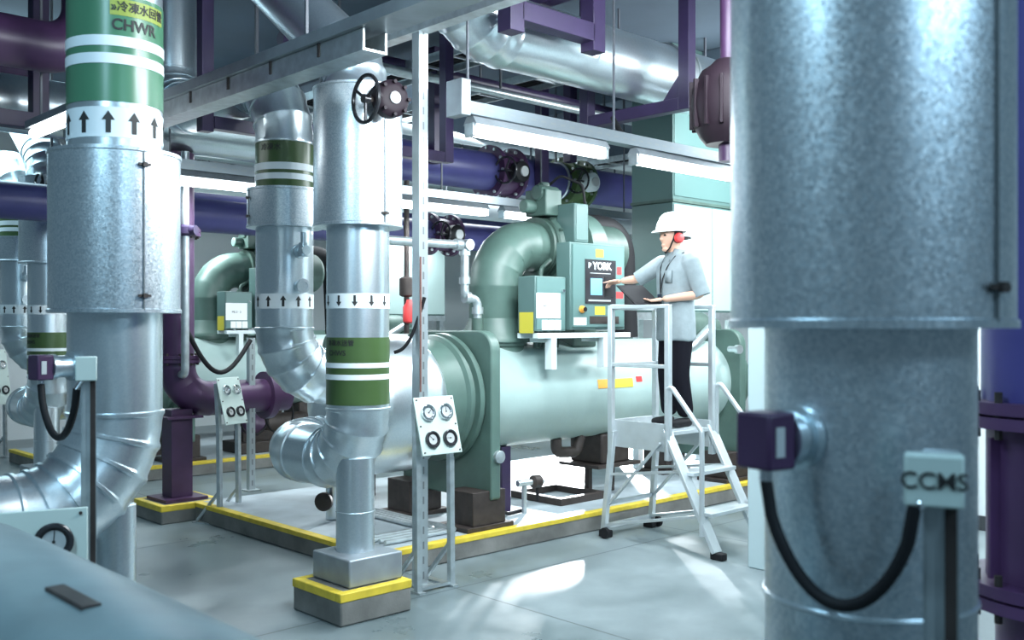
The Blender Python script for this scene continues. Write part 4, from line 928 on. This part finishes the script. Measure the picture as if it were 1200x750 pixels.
# ================================================================== worker
BASE = V(6.56, 4.94, .915); FW = V(-.95, .32, 0).normalized(); RT = V(FW.y, -FW.x, 0)
def W(f, r, z): return BASE + FW*f + RT*r + V(0, 0, z)
def skin(pts, edges, root, sub=1):
    """pts: {name: (point, rx, ry)}"""
    names = list(pts); idx = {n: i for i, n in enumerate(names)}
    me = bpy.data.meshes.new('s'); me.from_pydata([pts[n][0]-BASE for n in names], [(idx[a], idx[b]) for a, b in edges], [])
    o = bpy.data.objects.new('s', me); COL.objects.link(o)
    m = o.modifiers.new('skin', 'SKIN'); m.use_smooth_shade = True; m.branch_smoothing = .3
    sv = me.skin_vertices[0].data
    for n in names:
        p = pts[n]; sv[idx[n]].radius = (p[1], p[2] if len(p) > 2 else p[1]); sv[idx[n]].use_root = (n == root)
    s = o.modifiers.new('sub', 'SUBSURF'); s.levels = s.render_levels = sub
    dg = bpy.context.evaluated_depsgraph_get(); res = bpy.data.meshes.new_from_object(o.evaluated_get(dg))
    bpy.data.objects.remove(o); return res
def merged(name, meshes, m, parent, voxel, smooth=4, origin=None):
    bm = bmesh.new()
    for q in meshes: bm.from_mesh(q)
    me = bpy.data.meshes.new(name); bm.to_mesh(me); bm.free()
    o = bpy.data.objects.new(name, me); COL.objects.link(o)
    r = o.modifiers.new('r', 'REMESH'); r.mode = 'VOXEL'; r.voxel_size = voxel; r.use_smooth_shade = True
    s = o.modifiers.new('s', 'SMOOTH'); s.factor = .5; s.iterations = smooth
    dg = bpy.context.evaluated_depsgraph_get(); res = bpy.data.meshes.new_from_object(o.evaluated_get(dg))
    bpy.data.objects.remove(o); res.name = name; res.materials.clear(); res.materials.append(m); res.shade_smooth()
    o = bpy.data.objects.new(name, res); COL.objects.link(o)
    if parent is not None: o.parent = parent
    else: o.location = BASE
    ORG[o.name] = V(BASE); return o
def mesh_of(mb):
    me = bpy.data.meshes.new('q'); me.from_pydata([p-BASE for p in mb.v], [], mb.f); return me
def ell(c, rf, rr, rz, n=24, m=16, shape=None):
    """ellipsoid in the worker's own frame (c in f, r, z)"""
    mb = MB().sphere((0, 0, 0), rf, rr, rz, n, m); out = []
    for p in mb.v:
        q = shape(p) if shape else p; out.append(W(c[0]+q.x, c[1]+q.y, c[2]+q.z))
    mb.v = out; return mb
def hand(wrist, d, palm, thumb, curl, spread=.018, scale=1.0):
    """palm and five fingers: d = pointing direction, palm = direction the palm faces, thumb = side the thumb is on"""
    d = d.normalized(); palm = palm.normalized(); t = thumb.normalized(); ms = []
    k = wrist + d*.085*scale
    ms.append(skin({'w': (wrist, .024, .019), 'm': (wrist+d*.045*scale, .030, .016), 'k': (k, .034, .014)}, [('w', 'm'), ('m', 'k')], 'w', 2))
    mb = MB(); x = t; 
    mb.obox(wrist + d*.05*scale, t, palm, d, .036*scale, .012*scale, .045*scale); ms.append(mesh_of(mb))
    for i, (L, c) in enumerate(zip((.070, .078, .072, .056), curl)):
        b = k + t*(.027 - .018*i)*scale - d*.006; a1, a2, a3 = c
        dirs = [(d*math.cos(a) + palm*math.sin(a)) for a in (a1, a1+a2, a1+a2+a3)]
        p1 = b + dirs[0]*L*.45*scale; p2 = p1 + dirs[1]*L*.31*scale; p3 = p2 + dirs[2]*L*.24*scale
        ms.append(skin({'a': (b - d*.02, .0095), 'b': (b, .0095), 'p1': (p1, .0088), 'p2': (p2, .008), 'p3': (p3, .0068)}, [('a', 'b'), ('b', 'p1'), ('p1', 'p2'), ('p2', 'p3')], 'a', 1))
    b = wrist + d*.025*scale + t*.026*scale
    p1 = b + (d*.6 + t*.75 + palm*.2).normalized()*.036*scale; p2 = p1 + (d*.85 + t*.35 + palm*.35).normalized()*.034*scale
    ms.append(skin({'a': (b - t*.012, .012), 'p1': (p1, .0105), 'p2': (p2, .008)}, [('a', 'p1'), ('p1', 'p2')], 'a', 1))
    return ms
Z = V(0, 0, 1)
# arms
shR, shL = W(.0, .185, 1.345), W(-.01, -.185, 1.345)
hR = onY(716, 331, 5.535)                      # right hand on the panel
elR = W(.165, .30, 1.185); elR = shR.lerp(hR, .47) - V(0, 0, .055)
dR = (hR - elR).normalized(); wrR = elR + (hR-elR)*.66
elL = W(-.075, -.255, 1.075); wrL = W(.20, -.10, 1.035)
dL = (wrL - elL).normalized()
# head
def face(p):
    q = V(p); z = q.z
    if z < 0: q.x *= 1 - .10*abs(z)/.12; q.y *= 1 - .32*(abs(z)/.12)**1.3
    if q.x > .04: q.y *= .93
    return q
HC = (.045, 0, 1.545)
parts = [mesh_of(ell(HC, .098, .076, .118, 28, 20, face))]
parts.append(mesh_of(ell((.138, 0, 1.530), .020, .014, .020, 12, 8)))                       # nose
parts.append(mesh_of(ell((.128, 0, 1.552), .014, .010, .030, 12, 8)))
parts.append(mesh_of(ell((.122, 0, 1.480), .016, .024, .007, 12, 8)))                       # lips
parts.append(mesh_of(ell((.118, 0, 1.470), .016, .022, .008, 12, 8)))
parts.append(mesh_of(ell((.105, 0, 1.445), .026, .030, .020, 12, 8)))                       # chin
for s in (-1, 1): parts.append(mesh_of(ell((.108, .032*s, 1.580), .022, .026, .010, 12, 8)))      # brows
for s in (-1, 1): parts.append(mesh_of(ell((.03, .078*s, 1.54), .02, .010, .032, 12, 8)))         # ears
parts.append(skin({'pel': (W(0, 0, .90), .08, .08), 'wst': (W(0, 0, 1.06), .07, .07), 'che': (W(-.005, 0, 1.24), .075, .075), 'nb': (W(-.005, 0, 1.39), .06), 'nk': (W(.02, 0, 1.46), .056), 'hd': (W(.03, 0, 1.53), .05),
    'sR': (shR, .045), 'eR': (elR, .040), 'fR': (elR.lerp(wrR, .3), .041), 'wR': (wrR, .026), 'sL': (shL, .045), 'eL': (elL, .040), 'fL': (elL.lerp(wrL, .3), .041), 'wL': (wrL, .027),
    'hpR': (W(0, .09, .84), .08), 'kR': (W(.02, .10, .46), .055), 'aR': (W(-.01, .11, .09), .035), 'hpL': (W(0, -.09, .84), .08), 'kL': (W(.03, -.10, .46), .055), 'aL': (W(-.03, -.11, .09), .035)},
    [('pel', 'wst'), ('wst', 'che'), ('che', 'nb'), ('nb', 'nk'), ('nk', 'hd'), ('che', 'sR'), ('sR', 'eR'), ('eR', 'fR'), ('fR', 'wR'), ('che', 'sL'), ('sL', 'eL'), ('eL', 'fL'), ('fL', 'wL'),
     ('pel', 'hpR'), ('hpR', 'kR'), ('kR', 'aR'), ('pel', 'hpL'), ('hpL', 'kL'), ('kL', 'aL')], 'pel', 2))
parts += hand(wrR, dR, V(.0, .4, -1), V(-1, .1, .2) - dR*V(-1, .1, .2).dot(dR), ((.05, .05, .05), (.5, .9, .6), (.6, 1.0, .7), (.7, 1.0, .7)))
pal = V(0, 0, 1) - dL*dL.z; th = dL.cross(Z)
parts += hand(wrL, dL, pal, th if th.dot(RT) < 0 else th, ((.15, .35, .3), (.15, .35, .3), (.15, .4, .3), (.2, .4, .3)))
person = merged('person', parts, M['skin'], None, .0055, 3)
tag(person, 'worker in white hard hat, red ear muffs and grey shirt, pressing the control panel', 'person')
for s in (-1, 1):
    MB_ = ell((.128, .031*s, 1.558), .010, .013, .008, 12, 8); MB_.build('eye', M['ink'], person)
# shirt: torso, short sleeves, collar
cR = shR.lerp(elR, .92); cL = shL.lerp(elL, .95)
tor = MB(); secs = [(.70, .0, .128, .178), (.72, .0, .136, .186), (.86, .0, .134, .182), (1.02, .004, .126, .172), (1.16, .006, .128, .180), (1.26, .004, .126, .190), (1.33, -.004, .108, .188), (1.375, -.008, .085, .135), (1.41, -.004, .068, .078), (1.43, .0, .062, .066)]
n = 32; vs = []
for z, f, rf, rr in secs:
    for j in range(n):
        a = 2*PI*j/n; ca, sa = math.cos(a), math.sin(a)
        vs.append(W(f + rf*math.copysign(abs(ca)**.85, ca), rr*math.copysign(abs(sa)**.85, sa), z + .006*math.sin(5*a)*(1 if z < .74 else 0)))
tor.add(vs, [(i*n+j, i*n+(j+1) % n, (i+1)*n+(j+1) % n, (i+1)*n+j) for i in range(len(secs)-1) for j in range(n)] + [tuple(range(n-1, -1, -1)), tuple((len(secs)-1)*n+j for j in range(n))])
def sleeve(sh_, cf_):
    return MB().sweep([sh_ + (sh_-cf_)*.22, sh_, sh_.lerp(cf_, .35), sh_.lerp(cf_, .7), cf_], [.05, .074, .074, .069, .064], 24)
shirt = merged('shirt', [mesh_of(tor), mesh_of(sleeve(shR, cR)), mesh_of(sleeve(shL, cL))], M['shirt'], person, .008, 4)
def cuff(p, d, r): return MB().lathe(p - d*.025, d, [(0, r), (.0, r+.010), (.05, r+.008), (.05, r-.004)], 24)
cuff(cR, (elR-shR).normalized(), .056).build('sleeve_cuff', M['shirt'], shirt); cuff(cL, (elL-shL).normalized(), .060).build('sleeve_cuff', M['shirt'], shirt)
cm = MB()
for s in (-1, 1):
    cm.add([W(.075, .008*s, 1.375), W(.055, .085*s, 1.385), W(-.06, .07*s, 1.44), W(.05, .052*s, 1.452), W(.10, .045*s, 1.34)], [(0, 4, 1, 3), (1, 2, 3)])
o = cm.build('collar', M['shirt'], shirt); so = o.modifiers.new('s', 'SOLIDIFY'); so.thickness = .012
pk = MB().add([W(.128, -.045, 1.27), W(.118, -.12, 1.27), W(.118, -.12, 1.17), W(.128, -.045, 1.17)], [(0, 1, 2, 3)]).build('breast_pocket', M['shirt'], shirt); so = pk.modifiers.new('s', 'SOLIDIFY'); so.thickness = .012
# trousers and shoes
tm = skin({'wb': (W(0, 0, .90), .115, .155), 'pel': (W(0, 0, .80), .118, .160), 'hR': (W(.0, .085, .70), .104), 'kR': (W(.02, .095, .44), .086), 'aR': (W(-.01, .105, .07), .072), 'hL': (W(.0, -.085, .70), .104), 'kL': (W(.035, -.095, .44), .086), 'aL': (W(-.03, -.105, .07), .072)},
    [('wb', 'pel'), ('pel', 'hR'), ('hR', 'kR'), ('kR', 'aR'), ('pel', 'hL'), ('hL', 'kL'), ('kL', 'aL')], 'pel', 2)
merged('trousers', [tm], M['trouser'], person, .009, 2)
for f, r in ((-.01, .11), (-.03, -.11)):
    q = skin({'h': (W(f-.05, r, .042), .040), 'm': (W(f+.06, r, .040), .042), 't': (W(f+.17, r+.01*(1 if r > 0 else -1), .032), .034)}, [('h', 'm'), ('m', 't')], 'h', 2)
    for vt in q.vertices: vt.co.z = max(vt.co.z, .003)
    merged('shoe', [q], M['black'], person, .007, 2)
# hair, helmet, ear defenders
def hairshape(p):
    q = V(p); return q
hm = MB().sphere((0, 0, 0), .106, .086, .122, 28, 18); keep = []
hm.v = [V(p) for p in hm.v]
fs = [f for f in hm.f if all((hm.v[i].x < .045 and hm.v[i].z > -.055) or hm.v[i].z > .055 for i in f)]
hm.f = fs; hm.m = [0]*len(fs); hm.v = [W(HC[0]+p.x, p.y, HC[2]+p.z) for p in hm.v]
o = hm.build('hair', M['hair'], person); so = o.modifiers.new('s', 'SOLIDIFY'); so.thickness = .006
hat = MB(); prof = [(.128, .0), (.128, .012), (.124, .03), (.116, .065), (.098, .10), (.070, .128), (.036, .142), (.0, .146)]
n = 40; vs = []
for r, z in prof:
    for j in range(n):
        a = 2*PI*j/n; vs.append(W(HC[0]-.004 + r*1.10*math.cos(a) + .0*z, r*.90*math.sin(a), 1.592 + z + .010*math.cos(a)*0))
hat.add(vs, [(i*n+j, i*n+(j+1) % n, (i+1)*n+(j+1) % n, (i+1)*n+j) for i in range(len(prof)-1) for j in range(n)])
hh = hat.build('hard_hat', M['hat'], person); so = hh.modifiers.new('s', 'SOLIDIFY'); so.thickness = .006
br = MB(); vs = []
for k, (rr, dz) in enumerate(((1.0, .0), (1.16, -.004), (1.30, -.012))):
    for j in range(n):
        a = 2*PI*j/n; e = max(0, math.cos(a))**1.5; g = 1 + (rr-1)*(.30 + .75*e); vs.append(W(HC[0]-.004 + .1408*g*math.cos(a), .1152*(1+(rr-1)*.30)*math.sin(a), 1.600 + dz*(.6+e)))
br.add(vs, [(i*n+j, i*n+(j+1) % n, (i+1)*n+(j+1) % n, (i+1)*n+j) for i in range(2) for j in range(n)])
o = br.build('hat_brim', M['hat'], hh); so = o.modifiers.new('s', 'SOLIDIFY'); so.thickness = .006
rg = MB(); 
for k in (-1, 0, 1): rg.sweep([W(HC[0]-.004 + .13*math.cos(a), .028*k, 1.60 + .147*math.sin(a)) for a in [PI*(.22+.56*i/12) for i in range(13)]], .006, 8)
rg.build('hat_ridge', M['hat'], hh)
for s in (-1, 1):
    e = MB().lathe(W(.035, .076*s, 1.535), RT*s, [(0, .036), (.010, .042), (.028, .042), (.045, .034), (.048, .02)], 24).build('ear_muff', M['red'], person)
    MB().torus(W(.035, .080*s, 1.535), RT*s, .034, .010, 24, 8).build('cushion', M['black'], e)
arc = [W(.035 - .155*math.sin(PI*k/16), .112*math.cos(PI*k/16), 1.538 + .004*math.sin(PI*k/16)) for k in range(17)]
MB().sweep(arc, .010, 10).build('neck_band', M['black'], person)
for s in (-1, 1): MB().sweep([W(.055, .088*s, 1.60), W(.075, .078*s, 1.53), W(.095, .055*s, 1.455), W(.10, .0, 1.418)], .0065, 8).build('chin_strap', M['black'], person)
# lanyard and badge
ly = MB().sweep([W(-.03, -.075, 1.42), W(.06, -.075, 1.385), W(.118, -.05, 1.30), W(.142, -.015, 1.20), W(.150, .0, 1.08)], .005, 8)
ly.sweep([W(-.03, .075, 1.42), W(.06, .075, 1.385), W(.118, .045, 1.30), W(.142, .015, 1.20), W(.150, .0, 1.08)], .005, 8)
ln = ly.build('lanyard', M['black'], person)
MB().obox(W(.158, .0, 1.035), RT, FW, Z, .030, .003, .045).build('badge', M['blackgloss'], ln, bevel=.002)
# tablet computer held at the rail
cfw = V(CF, SF, 0); crt = V(SF, -CF, 0)
c0 = at(748.5, 346.5, 8.02); e1 = crt; e2 = (-crt*.12 + Z*.150 + cfw*.19)
nrm = e1.cross(e2).normalized(); nrm = nrm if nrm.z > 0 else -nrm
y2 = nrm.cross(e1)
t = thing('laptop', c0, 'open black laptop resting on the ladder rail in front of the worker', 'laptop')
skew = e2.normalized()
def slab(w_, h_, th, off):
    a = e1*w_/2; b = skew*h_/2; c = c0 + nrm*off
    return MB().prism([c-a-b, c+a-b, c+a+b, c-a+b], nrm*th)
s_ = slab(.215, .29, .012, 0).build('screen_lid', M['black'], t, bevel=.003)
slab(.19, .25, .001, .0125).build('screen', M['black'], s_)
bb = c0 - skew*.145
MB().obox(bb + V(0, 0, -.008) - cfw*.0 + cfw*.06, e1, cfw, Z, .1075, .06, .007).build('keyboard_base', M['black'], t, bevel=.003)
